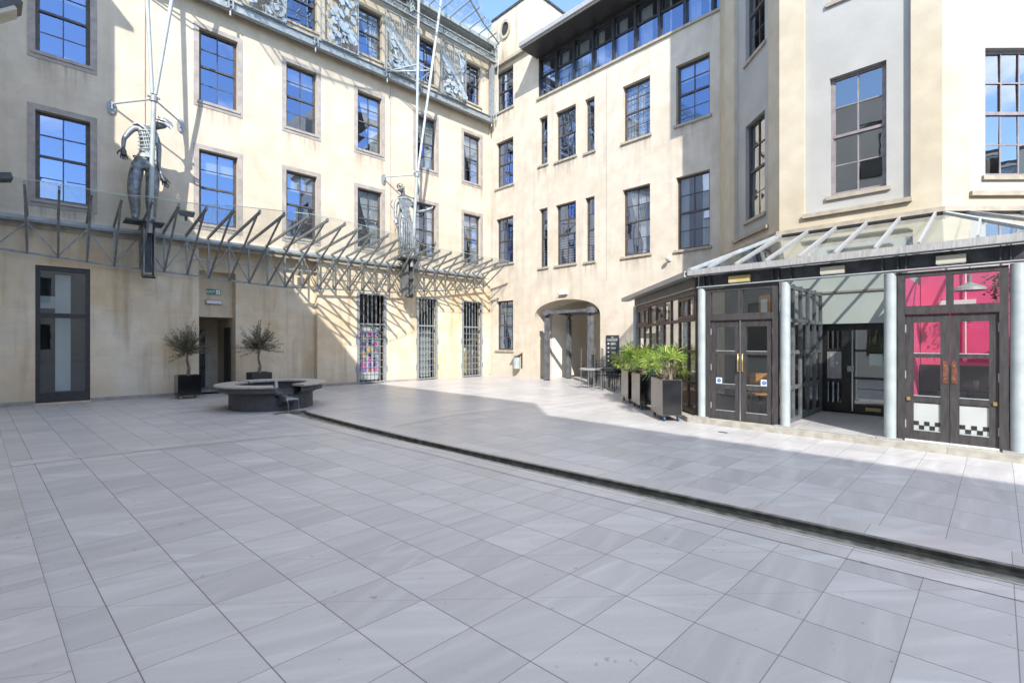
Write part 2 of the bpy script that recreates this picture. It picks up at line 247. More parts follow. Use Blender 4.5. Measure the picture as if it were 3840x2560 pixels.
    bp=n.new('ShaderNodeBump'); bp.inputs['Strength'].default_value=.12; bp.inputs['Distance'].default_value=.004; l.new(MA('SUBTRACT',fi.outputs[0],MA('MULTIPLY',j,3)),bp.inputs['Height']); l.new(bp.outputs[0],b.inputs['Normal'])
    return m
GREY=((.38,.372,.378),(.42,.412,.417),(.51,.503,.506))
BEIGE=((.42,.40,.395),(.46,.44,.435),(.52,.50,.495))
paving('slab_grey',.975,4.213,.4400,.4285,.0756,GREY)
paving('slab_far',.2,4.6,.60,.43,.0,GREY,diag=False)
paving('slab_beige',.975,4.213,.44,.4285*2,.0756,BEIGE,diag=False)
paving('slab_edge',.32,4.0,.62,.43,.0756,((.39,.375,.37),(.43,.415,.41),(.50,.485,.48)),diag=True)
paving('slab_band',.3,0,.62,5,.35,BEIGE,diag=False)
# ---------------------------------------------------------------- helpers
def ident(u,n,z): return (u,n,z)
S2=math.sqrt(.5)
LY=17.15; BX=15.3; IX=12.1; FX=9.42
def FL(u,n,z): return (u,LY-n,z)
def FB(u,n,z): return (BX-n,u,z)
def FI(u,n,z): return (IX-n,u,z)
def FF(u,n,z): return (FX-n,u,z)
def FA(u,n,z): return (12.1+S2*u-S2*n,3.54+S2*u+S2*n,z)
def FC(u,n,z): return (12.1+S2*u-S2*n,.74-S2*u-S2*n,z)
def FS(u,n,z): return (9.42+S2*u-S2*n,4.28+S2*u+S2*n,z)
def FD(u,n,z): return (9.42+S2*u-S2*n,-.30-S2*u-S2*n,z)
class MB:
    def __init__(s,F=ident): s.v=[]; s.f=[]; s.F=F; s.smooth=[]
    def add(s,vs,fs,sm=False):
        o=len(s.v); s.v+= [s.F(*p) for p in vs]; s.f+=[tuple(i+o for i in f) for f in fs]; s.smooth+=[sm]*len(fs); return s
    def box(s,a0,a1,b0,b1,c0,c1):
        vs=[(a,b,c) for a in (a0,a1) for b in (b0,b1) for c in (c0,c1)]
        return s.add(vs,[(0,1,3,2),(4,6,7,5),(0,4,5,1),(2,3,7,6),(0,2,6,4),(1,5,7,3)])
    def quad(s,*p): return s.add(list(p),[tuple(range(len(p)))])
    def bar(s,p,q,w,h,up=(0,0,1)):
        p=Vector(s.F(*p)); q=Vector(s.F(*q)); d=(q-p).normalized(); a=d.cross(Vector(up))
        if a.length<1e-3: a=d.cross(Vector((1,0,0)))
        a.normalize(); b=d.cross(a); F=s.F; s.F=ident
        vs=[tuple(c+a*(i*w/2)+b*(j*h/2)) for c in (p,q) for i,j in ((-1,-1),(1,-1),(1,1),(-1,1))]
        s.add(vs,[(0,1,2,3),(7,6,5,4),(0,4,5,1),(1,5,6,2),(2,6,7,3),(3,7,4,0)]); s.F=F; return s
    def tube(s,pts,r,n=8,cap=True):
        F=s.F; P=[Vector(F(*p)) for p in pts]; s.F=ident; rs=r if isinstance(r,(list,tuple)) else [r]*len(P)
        vs=[]; fs=[]; prev=None
        for i,p in enumerate(P):
            d=(P[min(i+1,len(P)-1)]-P[max(i-1,0)]).normalized()
            a=d.cross(Vector((0,0,1))) if prev is None else prev-d*prev.dot(d)
            if a.length<1e-4: a=d.cross(Vector((1,0,0)))
            a.normalize(); prev=a; b=d.cross(a)
            for k in range(n):
                t=2*math.pi*k/n; vs.append(tuple(p+(a*math.cos(t)+b*math.sin(t))*rs[i]))
        for i in range(len(P)-1):
            for k in range(n): fs.append((i*n+k,i*n+(k+1)%n,(i+1)*n+(k+1)%n,(i+1)*n+k))
        s.add(vs,fs,True)
        if cap: s.add(vs[:n],[tuple(range(n))[::-1]]); s.add(vs[-n:],[tuple(range(n))])
        s.F=F; return s
    def lathe(s,prof,c,n=48,a0=0,a1=2*math.pi,closed=True):
        full=abs(a1-a0-2*math.pi)<1e-6; m=len(prof); k=n if full else n+1
        vs=[(c[0]+r*math.cos(a0+(a1-a0)*i/n),c[1]+r*math.sin(a0+(a1-a0)*i/n),z) for i in range(k) for r,z in prof]; fs=[]
        for i in range(n):
            j=(i+1)%k
            for p in range(m if closed else m-1): fs.append((i*m+p,j*m+p,j*m+(p+1)%m,i*m+(p+1)%m))
        s.add(vs,fs)
        if not full and closed: s.add(vs[:m],[tuple(range(m))]); s.add(vs[-m:],[tuple(range(m))[::-1]])
        return s
    def prism(s,poly,n0,n1):   # polygon in (u,z), extruded along n
        k=len(poly); vs=[(u,n0,z) for u,z in poly]+[(u,n1,z) for u,z in poly]
        return s.add(vs,[tuple(range(k)),tuple(range(2*k-1,k-1,-1))]+[(i,(i+1)%k,k+(i+1)%k,k+i) for i in range(k)])
    def build(s,name,mat,parent=None,normals=True):
        me=bpy.data.meshes.new(name); me.from_pydata(s.v,[],s.f)
        for p,q in zip(me.polygons,s.smooth): p.use_smooth=q
        if normals:
            bm=bmesh.new(); bm.from_mesh(me); bmesh.ops.recalc_face_normals(bm,faces=bm.faces); bm.to_mesh(me); bm.free()
        me.materials.append(M[mat]); o=bpy.data.objects.new(name,me); C.objects.link(o)
        if parent is not None:
            o.parent=parent; o.matrix_parent_inverse=wm(parent).inverted()
        return o
def wm(o):
    m=Matrix.LocRotScale(o.location,o.rotation_euler,o.scale)
    return m if o.parent is None else wm(o.parent)@o.matrix_parent_inverse@m
def tag(o,label,cat,group=None,kind=None):
    if label: o['label']=label
    if cat: o['category']=cat
    if group: o['group']=group
    if kind: o['kind']=kind
    return o
def thing(name,label,cat,loc=(0,0,0),group=None):
    o=bpy.data.objects.new(name,None); o.empty_display_size=.2; C.objects.link(o); o.location=loc; return tag(o,label,cat,group)
def copy_tree(o,parent=None):
    c=o.copy(); C.objects.link(c)
    if parent is not None: c.parent=parent; c.matrix_parent_inverse=o.matrix_parent_inverse.copy()
    for ch in list(o.children): copy_tree(ch,c)
    return c
def text(name,body,size,mat,F,u,n,z,parent,align='CENTER',flip=1,ext=.002):
    cu=bpy.data.curves.new(name,'FONT'); cu.body=body; cu.size=size; cu.align_x=align; cu.extrude=ext
    t=bpy.data.objects.new('tmp',cu); C.objects.link(t); dg=bpy.context.evaluated_depsgraph_get(); me=bpy.data.meshes.new_from_object(t.evaluated_get(dg))
    bpy.data.objects.remove(t)
    mb=MB(); mb.v=[F(u+flip*v.co.x,n+v.co.z,z+v.co.y) for v in me.vertices]; mb.f=[tuple(p.vertices) for p in me.polygons]; mb.smooth=[False]*len(mb.f)
    return mb.build(name,mat,parent)
def facade(F,u0,u1,z0,z1,holes,depth=.18):
    mb=MB(F); us=sorted({u0,u1,*[h[0] for h in holes],*[h[1] for h in holes]}); zs=sorted({z0,z1,*[h[2] for h in holes],*[h[3] for h in holes]})
    us=[u for u in us if u0<=u<=u1]; zs=[z for z in zs if z0<=z<=z1]
    idx={}; vs=[]
    def vi(i,j):
        if (i,j) not in idx: idx[i,j]=len(vs); vs.append((us[i],0,zs[j]))
        return idx[i,j]
    fs=[]
    for i in range(len(us)-1):
        for j in range(len(zs)-1):
            cu=(us[i]+us[i+1])/2; cz=(zs[j]+zs[j+1])/2
            if any(h[0]<cu<h[1] and h[2]<cz<h[3] for h in holes): continue
            fs.append((vi(i,j),vi(i+1,j),vi(i+1,j+1),vi(i,j+1)))
    mb.add(vs,fs)
    for h in holes:
        a,b,c,d=h[:4]; dp=h[4] if len(h)>4 else depth
        if dp<=0: continue
        mb.add([(a,0,c),(b,0,c),(b,0,d),(a,0,d),(a,-dp,c),(b,-dp,c),(b,-dp,d),(a,-dp,d)],[(0,1,5,4),(1,2,6,5),(2,3,7,6),(3,0,4,7)])
    return mb
def drape(F,u0,u1,z0,z1,n,shape='full',amp=.03,k=9):
    mb=MB(F); nu,nz=26,12; vs=[]
    for j in range(nz+1):
        tz=j/nz; z=z1+(z0-z1)*tz
        for i in range(nu+1):
            tu=i/nu
            if shape=='full': a,b=u0,u1
            elif shape=='tie':   # gathered towards u1 below
                wd=(u1-u0)*(1-.62*min(1,tz*1.15)**1.2+ (.15*max(0,tz-.87)/.13 if tz>.87 else 0)); a,b=u1-wd,u1
            vs.append((a+(b-a)*tu,n+amp*math.sin(tu*k*2*math.pi+.6*math.sin(tz*3)),z+(.03*math.sin(tu*k*2*math.pi) if shape=='scallop' else 0)))
    fs=[(j*(nu+1)+i,j*(nu+1)+i+1,(j+1)*(nu+1)+i+1,(j+1)*(nu+1)+i) for j in range(nz) for i in range(nu)]
    mb.add(vs,fs,True); return mb
def window(par,F,u0,u1,z0,z1,cols=2,rows=4,rec=.15,surround=None,sill=.06,curtain=None,glassm='window_glass',frame='frame_sash',sillm='stone_ledge',label=None):
    f=MB(F); a,b=-rec,-rec-.05; fw=.055
    f.box(u0,u0+fw,b,a,z0,z1); f.box(u1-fw,u1,b,a,z0,z1); f.box(u0+fw,u1-fw,b,a,z1-fw,z1); f.box(u0+fw,u1-fw,b,a,z0,z0+fw*1.4)
    iu0,iu1,iz0,iz1=u0+fw,u1-fw,z0+fw*1.4,z1-fw; mid=(iz0+iz1)/2
    f.box(iu0,iu1,b+.003,a+.012,mid-.03,mid+.03)
    sw=.03
    for (s0,s1,off) in ((iz0,mid-.03,-.012),(mid+.03,iz1,0.004)):
        f.box(iu0,iu0+sw,b+off+.012,a+off-.01,s0,s1); f.box(iu1-sw,iu1,b+off+.012,a+off-.01,s0,s1)
        r=rows//2
        for k in range(1,cols): 
            uu=iu0+(iu1-iu0)*k/cols; f.box(uu-.014,uu+.014,b+off+.015,a+off-.008,s0,s1)
        for k in range(1,r):
            zz=s0+(s1-s0)*k/r; f.box(iu0+sw,iu1-sw,b+off+.017,a+off-.012,zz-.013,zz+.013)
    w=f.build('window',frame,par)
    if label: w['label']=label
    p=MB(F)   # each light sits at its own slight tilt, as old panes do
    for s0,s1 in ((iz0,mid),(mid,iz1)):
        for ci in range(cols):
            for ri in range(rows//2):
                ua,ub=iu0+(iu1-iu0)*ci/cols,iu0+(iu1-iu0)*(ci+1)/cols; za,zb=s0+(s1-s0)*ri/(rows//2),s0+(s1-s0)*(ri+1)/(rows//2)
                ta,tb=rnd.uniform(-.0045,.0045),rnd.uniform(-.0045,.0045); c=b+.02
                p.quad((ua,c-ta-tb,za),(ub,c+ta-tb,za),(ub,c+ta+tb,zb),(ua,c-ta+tb,zb))
    p.build('pane',glassm,w,False)
    if sill:
        s=MB(F); s.box(u0-.07,u1+.07,-rec+.002,sill,z0-.085,z0-.004); s.build('sill',sillm,w)
    if F in (FL,FB) and z0>1.5:
        zt=z0-(.192 if surround else .086); s=MB(F); s.quad((u0-.1,.004,zt-rnd.uniform(.55,1.2)),(u1+.1,.004,zt-.9),(u1+.1,.004,zt),(u0-.1,.004,zt)); s.v[0]=F(u0-.1,.004,zt-.9); s.build('stain','sill_stain',w,False)
    if surround:
        t=surround; s=MB(F); n1=.015
        s.box(u0-t,u0-.001,-.002,n1,z0-t-.05,z1+t); s.box(u1+.001,u1+t,-.002,n1,z0-t-.05,z1+t); s.box(u0-.001,u1+.001,-.002,n1,z1+.001,z1+t); s.box(u0-.001,u1+.001,-.002,n1,z0-t-.05,z0-.09)
        s.build('surround','stone_grey',w)
    if curtain:
        cb=b-.08
        if curtain=='tie': drape(F,u0+(u1-u0)*.15,u1-.02,z0,z1-.05,cb,'tie').build('curtain','curtain',w,False)
        if curtain=='tieL': drape(F,u1-(u1-u0)*.15,u0+.02,z0,z1-.05,cb,'tie').build('curtain','curtain',w,False)
        if curtain=='full': drape(F,u0,u1,z0,z1,cb,'full').build('curtain','curtain',w,False)
        if curtain=='pair':
            drape(F,u0,u0+(u1-u0)*.3,z0,z1,cb,'full',k=4).build('curtain','curtain',w,False); drape(F,u1-(u1-u0)*.3,u1,z0,z1,cb,'full',k=4).build('curtain','curtain',w,False)
        if curtain=='blind': q=MB(F); q.quad((u0,cb,mid+(z1-mid)*.45),(u1,cb,mid+(z1-mid)*.45),(u1,cb,z1),(u0,cb,z1)); q.build('blind','blind',w,False)
        if curtain=='slat':
            q=MB(F)
            for k in range(12): zz=z0+.1+k*(mid-z0)/12; q.quad((u0,cb,zz),(u1,cb,zz),(u1,cb-.04,zz+.03),(u0,cb-.04,zz+.03))
            q.build('blind','blind',w,False)
    return w
# ================================================================ ground
rl=[(11.17,3.87),(10.7,3.88),(8.6,3.98),(7.0,4.08),(5.5,4.22),(4.0,4.30),(2.75,4.40),(1.3,4.49),(.3,4.56),(-.6,4.66),(-3,4.93),(-6,5.3)]
rr=[(11.17,4.215),(10.7,4.20),(8.6,4.24),(7.0,4.31),(5.5,4.41),(4.0,4.55),(2.75,4.67),(1.3,4.78),(.3,4.86),(-.6,4.97),(-3,5.26),(-6,5.66)]
HZ=400
def strip(lft,rgt,z,zl=None):
    mb=MB(); vs=[]
    for (y,a),(y2,b) in zip(lft,rgt): vs+=[(a,y,z),(b,y2,z)]
    mb.add(vs,[(2*i,2*i+1,2*i+3,2*i+2) for i in range(len(lft)-1)]); return mb
# near side of the channel, far side, and the end caps
near=[(y,-HZ) for y,_ in rl]
g=strip(near,rl,0); g.quad((-HZ,11.17,0),(3.6,11.17,0),(3.6,HZ,0),(-HZ,HZ,0)); g.quad((-HZ,-HZ,0),(5.3,-HZ,0),(5.3,-6,0),(-HZ,-6,0))
o=g.build('courtyard_paving','slab_grey',None,False); tag(o,'pale grey veined stone paving of the courtyard, near side of the water channel','paving',kind='structure')
far=[(y,HZ) for y,_ in rr]
g=strip(rr,far,0); g.quad((5.3,-HZ,0),(HZ,-HZ,0),(HZ,-6,0),(5.3,-6,0)); g.quad((3.6,11.45,0),(HZ,11.45,0),(HZ,HZ,0),(3.6,HZ,0)); g.quad((4.30,11.17,0),(HZ,11.17,0),(HZ,11.45,0),(4.30,11.45,0))
g.f=[f for f in g.f]; o=g.build('terrace_paving','slab_far',None,False); tag(o,'pale grey paving between the water channel and the arch','paving',kind='structure')
b1=strip([(y,x-.30) for y,x in rl],[(y,x-.03) for y,x in rl],.004); b1.v=b1.v; o=b1.build('paving_border','slab_beige',None,False); tag(o,'beige border slabs along the near side of the channel','paving',kind='structure')
b2=strip([(y,x+.05) for y,x in rr],[(y,x+.36) for y,x in rr],.004); o=b2.build('paving_border','slab_beige',None,False); tag(o,'beige border slabs along the far side of the channel','paving',kind='structure')
b3=MB(); P=[(-2.2,8.95),(-.5,9.05),(1.2,8.95),(2.4,8.75),(3.0,8.6),(3.68,8.30)]
for i in range(len(P)-1):
    (x0,y0),(x1,y1)=P[i],P[i+1]; b3.quad((x0,y0-.16,.004),(x1,y1-.16,.004),(x1,y1+.16,.004),(x0,y0+.16,.004))
o=b3.build('paving_band','slab_band',None,False); tag(o,'narrow beige band of slabs crossing the shaded paving','paving',kind='structure')
b4=MB(); P=[(4.62,8.2),(6.5,8.55),(8.8,8.35),(12.0,7.9)]
for i in range(len(P)-1):
    (x0,y0),(x1,y1)=P[i],P[i+1]; b4.quad((x0,y0-.2,.004),(x1,y1-.2,.004),(x1,y1+.2,.004),(x0,y0+.2,.004))
o=b4.build('paving_band','slab_band',None,False); tag(o,'beige band of slabs in the sun before the planters','paving',kind='structure')
b5=MB(); b5.quad((-6,-3,.008),(.547,-3,.008),(-.973,17.1,.008),(-6,17.1,.008)); o=b5.build('paving_border','slab_edge',None,False); tag(o,'warmer slabs along the left edge of the courtyard','paving',kind='structure')
# channel
ch=MB()
for (sgn,ed) in ((1,rl),(-1,rr)):
    vs=[]; 
    for y,x in ed: vs+=[(x,y,0),(x,y,-.09)]
    ch.add(vs,[(2*i,2*i+1,2*i+3,2*i+2) for i in range(len(ed)-1)])
ch.box(3.6,4.30,11.44,11.45,-.09,0); ch.box(3.59,3.6,11.17,11.45,-.09,0); ch.box(4.30,4.31,11.17,11.45,-.09,0)
chan=ch.build('channel_wall','channel_side',None,False); tag(chan,'dark stone sides of the narrow water channel','channel',kind='structure')
bd=strip([(y,x-.01) for y,x in rl],[(y,x+.01) for y,x in rr],-.06); bd.box(3.6,4.31,11.1,11.45,-.09,-.0601); o=bd.build('channel_bed','channel_bed',None,False); tag(o,'algae-stained bed of the water channel','channel',kind='structure')
wt=strip([(y,x) for y,x in rl],[(y,x) for y,x in rr],-.035); wt.quad((3.6,11.171,-.035),(4.30,11.171,-.035),(4.30,11.44,-.035),(3.6,11.44,-.035)); o=wt.build('water','water',None,False); tag(o,'shallow water running in the channel','water',kind='structure')
for nm,ed,dx,ww,lb in (('channel_edge',rr,.0,.05,'dark metal edging along the far side of the channel'),('channel_edge',rl,-.03,.03,'pale metal edging along the near side of the channel')):
    e=MB()
    for i in range(len(ed)-1):
        (y0,x0),(y1,x1)=ed[i],ed[i+1]; x0+=dx;x1+=dx
        e.add([(x0,y0,-.03),(x0+ww,y0,-.03),(x0+ww,y0,.008),(x0,y0,.008),(x1,y1,-.03),(x1+ww,y1,-.03),(x1+ww,y1,.008),(x1,y1,.008)],[(0,1,2,3),(4,7,6,5),(0,4,5,1),(1,5,6,2),(2,6,7,3),(3,7,4,0)])
    o=e.build(nm,'channel_side' if dx==0 else 'plinth_stone'); tag(o,lb,'edging',kind='structure')
# ================================================================ left building
lb=thing('courtyard_building','cream rendered building with grey stone window surrounds behind the steel canopy','building',(7,LY,0))
colsx=[(-.25,.80),(3.30,4.36),(5.86,6.91),(8.47,9.49),(11.08,12.10),(13.64,14.65)]
rowA=(9.05,11.28); rowB=(5.27,7.55); rowT=(12.75,14.6)
G=[(8.44,9.68),(11.11,12.17),(13.52,14.75)]
holes=[(a,b,*rowA) for a,b in colsx]+[(a,b,*rowB) for a,b in colsx]+[(a,b,*rowT) for a,b in colsx[1:]]
facade(FL,-6,15.3,4.66,15.6,holes).build('wall','wall_left',lb,False)
gh=[(-.25,.80,.04,3.58,.12)]+[(a,b,0.0,3.5,.3) for a,b in G]+[(3.30,6.93,0,4.64,.3)]
facade(FL,-6,15.3,0,4.64,gh).build('ground_floor_wall','wall_ground',lb,False)
def FLr(u,n,z): return FL(u,n-.3,z)
facade(FLr,3.30,6.93,0,4.64,[(3.30,4.38,0,3.85,.35)]).build('recessed_wall','wall_ground',lb,False)
q=MB(FL); q.quad((3.30,-.65,2.42),(4.38,-.65,2.42),(4.38,-.65,3.85),(3.30,-.65,3.85)); q.quad((3.30,-.65,2.42),(4.38,-.65,2.42),(4.38,-2.6,2.42),(3.30,-2.6,2.42))
q.quad((3.3,-.65,0),(3.3,-2.6,0),(3.3,-2.6,2.42),(3.3,-.65,2.42)); q.quad((4.38,-.65,0),(4.38,-2.6,0),(4.38,-2.6,2.42),(4.38,-.65,2.42)); q.quad((3.3,-2.6,0),(4.38,-2.6,0),(4.38,-2.6,2.42),(3.3,-2.6,2.42))
q.build('porch','wall_ground',lb,False)
dr=MB(FL); dr.box(3.31,3.36,-1.9,-.95,.02,2.05); dr.build('door','frame_dark',lb); dr=MB(FL); dr.box(3.72,3.98,-2.59,-2.55,.02,2.05); dr.build('door','steel_dark',lb); dr=MB(FL); dr.box(4.33,4.37,-1.55,-.85,.02,2.1); dr.build('door','frame_dark',lb)
for a_,b_,z_ in ((-6,-.26,.11),(.81,3.29,.10),(6.94,8.43,.09),(9.7,11.1,.08)): pl=MB(FL); pl.box(a_,b_,0,.025,0,z_); pl.build('plinth','stone_grey',lb)
cur={('A',0):'blind',('A',1):None,('A',2):'blind',('A',3):'tie',('A',4):'tie',('A',5):'tie',('B',1):'blind',('B',2):'blind',('B',3):'tie',('B',4):'pair',('B',5):'tie',('T',2):'blind',('T',3):'tie',('T',5):'slat'}
for i,(a,b) in enumerate(colsx):
    window(lb,FL,a,b,*rowA,surround=.14,curtain=cur.get(('A',i)),sill=.04,sillm='stone_grey')
    window(lb,FL,a,b,*rowB,surround=.14,curtain=cur.get(('B',i)),sill=.04,sillm='stone_grey')
    if i: window(lb,FL,a,b,*rowT,curtain=cur.get(('T',i)),sill=.05)
# tall glass opening
f=MB(FL); a,b=-.25,.80
f.box(a,a+.09,-.12,-.04,.04,3.58); f.box(b-.09,b,-.12,-.04,.04,3.58); f.box(a+.09,b-.09,-.12,-.04,3.46,3.58); f.box(a+.09,b-.09,-.12,-.04,.04,.30); f.box(a+.09,b-.09,-.12,-.04,2.24,2.36)
wt_=f.build('tall_window','frame_dark',lb); p=MB(FL); p.quad((a+.09,-.09,.3),(b-.09,-.09,.3),(b-.09,-.09,3.46),(a+.09,-.09,3.46)); p.build('pane','clear_glass',wt_,False)
cl=MB(FL); cl.quad((.12,-.35,.3),(.42,-.35,.3),(.42,-.35,3.4),(.12,-.35,3.4)); cl.build('panel','film_grey',wt_,False)
cl=MB(FL); cl.box(a-.5,b+.5,-1.3,-1.25,0,3.9); cl.build('room','interior_dark',wt_); cl=MB(FL); cl.box(a,.42,-.45,-.4,2.5,2.82); cl.build('display','film_grey',wt_)  # room is a dark board; its near-black colour paints the unlit interior
# interior: back wall and floor slabs
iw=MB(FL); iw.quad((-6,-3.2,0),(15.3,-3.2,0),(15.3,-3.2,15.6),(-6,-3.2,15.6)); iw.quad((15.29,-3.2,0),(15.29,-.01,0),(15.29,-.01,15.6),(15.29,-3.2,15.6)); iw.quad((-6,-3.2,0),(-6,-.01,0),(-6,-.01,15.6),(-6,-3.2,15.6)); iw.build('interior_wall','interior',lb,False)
fl=MB(FL)
for z in (4.4,8.3,12.0,15.2): fl.box(-6,15.3,-3.19,-.31,z,z+.3)
for x in (2.2,5.1,7.7,10.3,12.9): fl.box(x,x+.1,-3.18,-.31,4.71,15.1)
for x in (5.1,7.7,10.3,12.9): fl.box(x,x+.1,-3.18,-.32,0,4.3)
fl.build('floor_slab','interior',lb)
rf=MB(FL); rf.box(-6,15.3,-9,-.05,15.61,15.9); rf.build('roof','roof_slate',lb)
ct=MB(FL); ct.tube([(15.2,.05,12.0),(15.2,.05,.1)],.028,8); ct.build('downpipe','wall_left',lb)
ct=MB(FL); ct.tube([(9.88,.012,12.0),(9.88,.012,4.9)],.010,5); ct.tube([(1.98,.012,15),(1.98,.012,7.8)],.010,5); ct.build('cable','stone_grey',lb)
vt=MB(FL)
for x in (6.1,8.9,13.3): 
    vt.box(x,x+.22,-.01,.02,3.95,4.2)
    for k in range(5): vt.box(x+.02,x+.2,.02,.03,3.98+k*.042,3.995+k*.042)
vt.build('vent','stone_ledge',lb)
# barred doors
for gi,(a,b) in enumerate(G):
    f=MB(FL); m_=.10; mz=2.28
    f.box(a,a+m_,-.05,.03,0.0,3.52); f.box(b-m_,b,-.05,.03,0.0,3.52); f.box(a+m_,b-m_,-.05,.03,3.46,3.52); f.box(a+m_,b-m_,-.05,.03,mz,mz+.06); f.box(a+m_,b-m_,-.05,.03,.03,.08)
    for zz in (.45,1.55): f.box(a-.04,a,-.02,.04,zz,zz+.22); f.box(b,b+.04,-.02,.04,zz,zz+.22)
    d=f.build('barred_door','steel_grey',lb)
    if gi==0: d['label']='barred door with colourful posters behind its lower grille'
    k=MB(FL); nv=6
    for i in range(1,nv): 
        uu=a+m_+(b-a-2*m_)*i/nv; k.box(uu-.011,uu+.011,.0,.02,.08,3.46)
    for j in range(1,8): zz=.08+j*(mz-.08)/8; k.box(a+m_,b-m_,-.012,.0,zz-.011,zz+.011)
    k.box((a+b)/2-.03,(a+b)/2+.03,.0,.035,1.0,1.25)
    k.build('grille','steel_grey',d)
    gf=MB(FL); gf.box(a,a+.06,-.3,-.25,0,3.5); gf.box(b-.06,b,-.3,-.25,0,3.5); gf.box(a+.06,b-.06,-.3,-.25,2.28,2.36); gf.box(a+.06,b-.06,-.3,-.25,0,.12); gf.box(a+.06,b-.06,-.3,-.25,3.42,3.5); gf.build('door_frame','frame_dark',d)
    p=MB(FL); p.quad((a+.06,-.28,.12),(b-.06,-.28,.12),(b-.06,-.28,3.42),(a+.06,-.28,3.42)); p.build('pane','clear_glass',d,False)
    if gi==0:
        p=MB(FL); p.box(a+.08,b-.12,-.36,-.34,.12,2.26); p.build('poster_board','sign_white',d)
        cols=[(.45,.02,.25),(.02,.02,.04),(.55,.06,.03),(.10,.03,.30),(.65,.30,.05),(.03,.04,.20),(.6,.02,.35),(.25,.05,.35),(.05,.30,.35),(.45,.15,.2)]
        for ci,cc in enumerate(cols): noisy('poster_%d'%ci,cc,tuple(min(.9,v*1.8+.12) for v in cols[(ci*3+2)%10]),scale=7,rough=.4,detail=3)
        for r_ in range(8):
            for c_ in range(4):
                u=a+.14+c_*.235; z=.42+r_*.205
                p=MB(FL); p.box(u,u+.19,-.339,-.333,z,z+.18); p.build('poster','poster_%d'%rnd.randrange(10),d)
    elif gi==1:
        p=MB(FL); p.box(a+.4,b-.07,-.45,-.42,.1,2.2); p.build('screen','film_grey',d)
    else:
        p=MB(FL); p.box(a+.15,a+.65,-.9,-.5,.12,1.12); p.build('cabinet','olive_box',d); p=MB(FL); p.box(a+.42,a+.5,-.7,-.62,1.12,1.6); p.build('bottle','green_plastic',d); p=MB(FL); p.box(a+.2,a+.33,-.7,-.6,1.12,1.66); p.box(a+.55,a+.7,-.7,-.6,1.12,1.35); p.build('box','sign_white',d)
        p=MB(FL); p.box(a+.1,b-.07,-1.3,-1.27,.12,3.3); p.build('screen','lobby_dim',d)
# exit sign and lamps
es=thing('exit_sign','green EXIT sign with a running figure above the porch doorway','sign',FL(3.82,-.64,3.2))
p=MB(FL); p.box(3.63,4.03,-.648,-.62,3.15,3.32); p.build('board','sign_green',es)
text('lettering','EXIT',.12,'sign_white',FL,3.75,-.62,3.195,es)
p=MB(FL); p.box(3.89,4.01,-.62,-.614,3.165,3.305); p.build('pictogram_panel','sign_white',es)
p=MB(FL)
p.tube([(3.955,-.612,3.255),(3.945,-.612,3.23)],.009,6); p.tube([(3.945,-.612,3.23),(3.965,-.612,3.205),(3.96,-.612,3.18)],.005,5); p.tube([(3.945,-.612,3.23),(3.925,-.612,3.21),(3.905,-.612,3.205)],.005,5); p.tube([(3.955,-.612,3.255),(3.975,-.612,3.24),(3.985,-.612,3.25)],.004,5); p.tube([(3.955,-.612,3.25),(3.93,-.612,3.25)],.004,5); p.tube([(3.962,-.612,3.276),(3.963,-.612,3.286)],.009,6)
p.build('running_figure','sign_green',es)
el_=thing('bulkhead_light','white rectangular bulkhead light below the EXIT sign','light',FL(3.82,-.64,2.9))
p=MB(FL); p.box(3.6,4.06,-.648,-.60,2.83,2.97); p.build('housing','stone_grey',el_); p=MB(FL); p.box(3.62,4.04,-.60,-.56,2.85,2.95); p.build('diffuser','white_plastic',el_)
# ================================================================ back building
bb=thing('courtyard_building','pale cream building with the low arched passage and long dark eaves','building',(BX,10,0))
wins=[]
for a,b in ((15.6,16.75),): wins+=[(a,b,12.5,14.4,2,4,'slat'),(a,b,8.92,11.08,2,4,None),(a,b,5.3,7.45,2,4,None),(a,b,1.24,3.55,2,4,'tieL')]
wins+=[(13.5,13.97,9.28,11.35,1,4,'slat'),(13.5,13.97,4.85,7.39,1,4,'slat'),(11.97,13.03,9.2,11.28,2,4,'slat'),(11.97,13.03,4.83,7.36,2,4,'slat'),(11.05,11.5,9.13,11.25,1,4,'slat'),(11.05,11.5,4.80,7.34,1,4,'slat'),
 (8.65,9.77,9.02,11.1,2,4,'full'),(8.65,9.77,4.78,7.26,2,4,'tieL'),(6.52,7.67,8.97,11.0,2,4,'blind'),(6.52,7.67,4.73,7.2,2,4,'pair')]
AR=(10.78,14.28,2.62,3.38)
holes=[w_[:4] for w_ in wins]+[(AR[0],AR[1],0,AR[3],0),(4.5,14.02,12.24,13.99,.14)]
facade(FB,3.0,LY,0,14.6,holes).build('wall','wall_back',bb,False)
ar=MB(FB); n_=28; uc=(AR[0]+AR[1])/2; hw=(AR[1]-AR[0])/2; rise=AR[3]-AR[2]
cv=[(uc-hw*math.cos(math.pi*i/n_),AR[2]+rise*abs(math.sin(math.pi*i/n_))**.8) for i in range(n_+1)]
for i in range(n_):
    (a,za),(b,zb)=cv[i],cv[i+1]
    ar.quad((a,0,za),(b,0,zb),(b,0,AR[3]),(a,0,AR[3]))
    ar.quad((a,0,za),(b,0,zb),(b,-1.2,zb),(a,-1.2,za)); ar.quad((a,-1.2,za),(b,-1.2,zb),(b,-1.2,AR[3]+.2),(a,-1.2,AR[3]+.2))
ar.quad((AR[0],0,0),(AR[0],0,AR[2]),(AR[0],-1.2,AR[2]),(AR[0],-1.2,0)); ar.quad((AR[1],0,0),(AR[1],0,AR[2]),(AR[1],-1.2,AR[2]),(AR[1],-1.2,0))
ar.build('arch','wall_back',bb,False)
pg=MB(FB); u0,u1=10.5,14.0
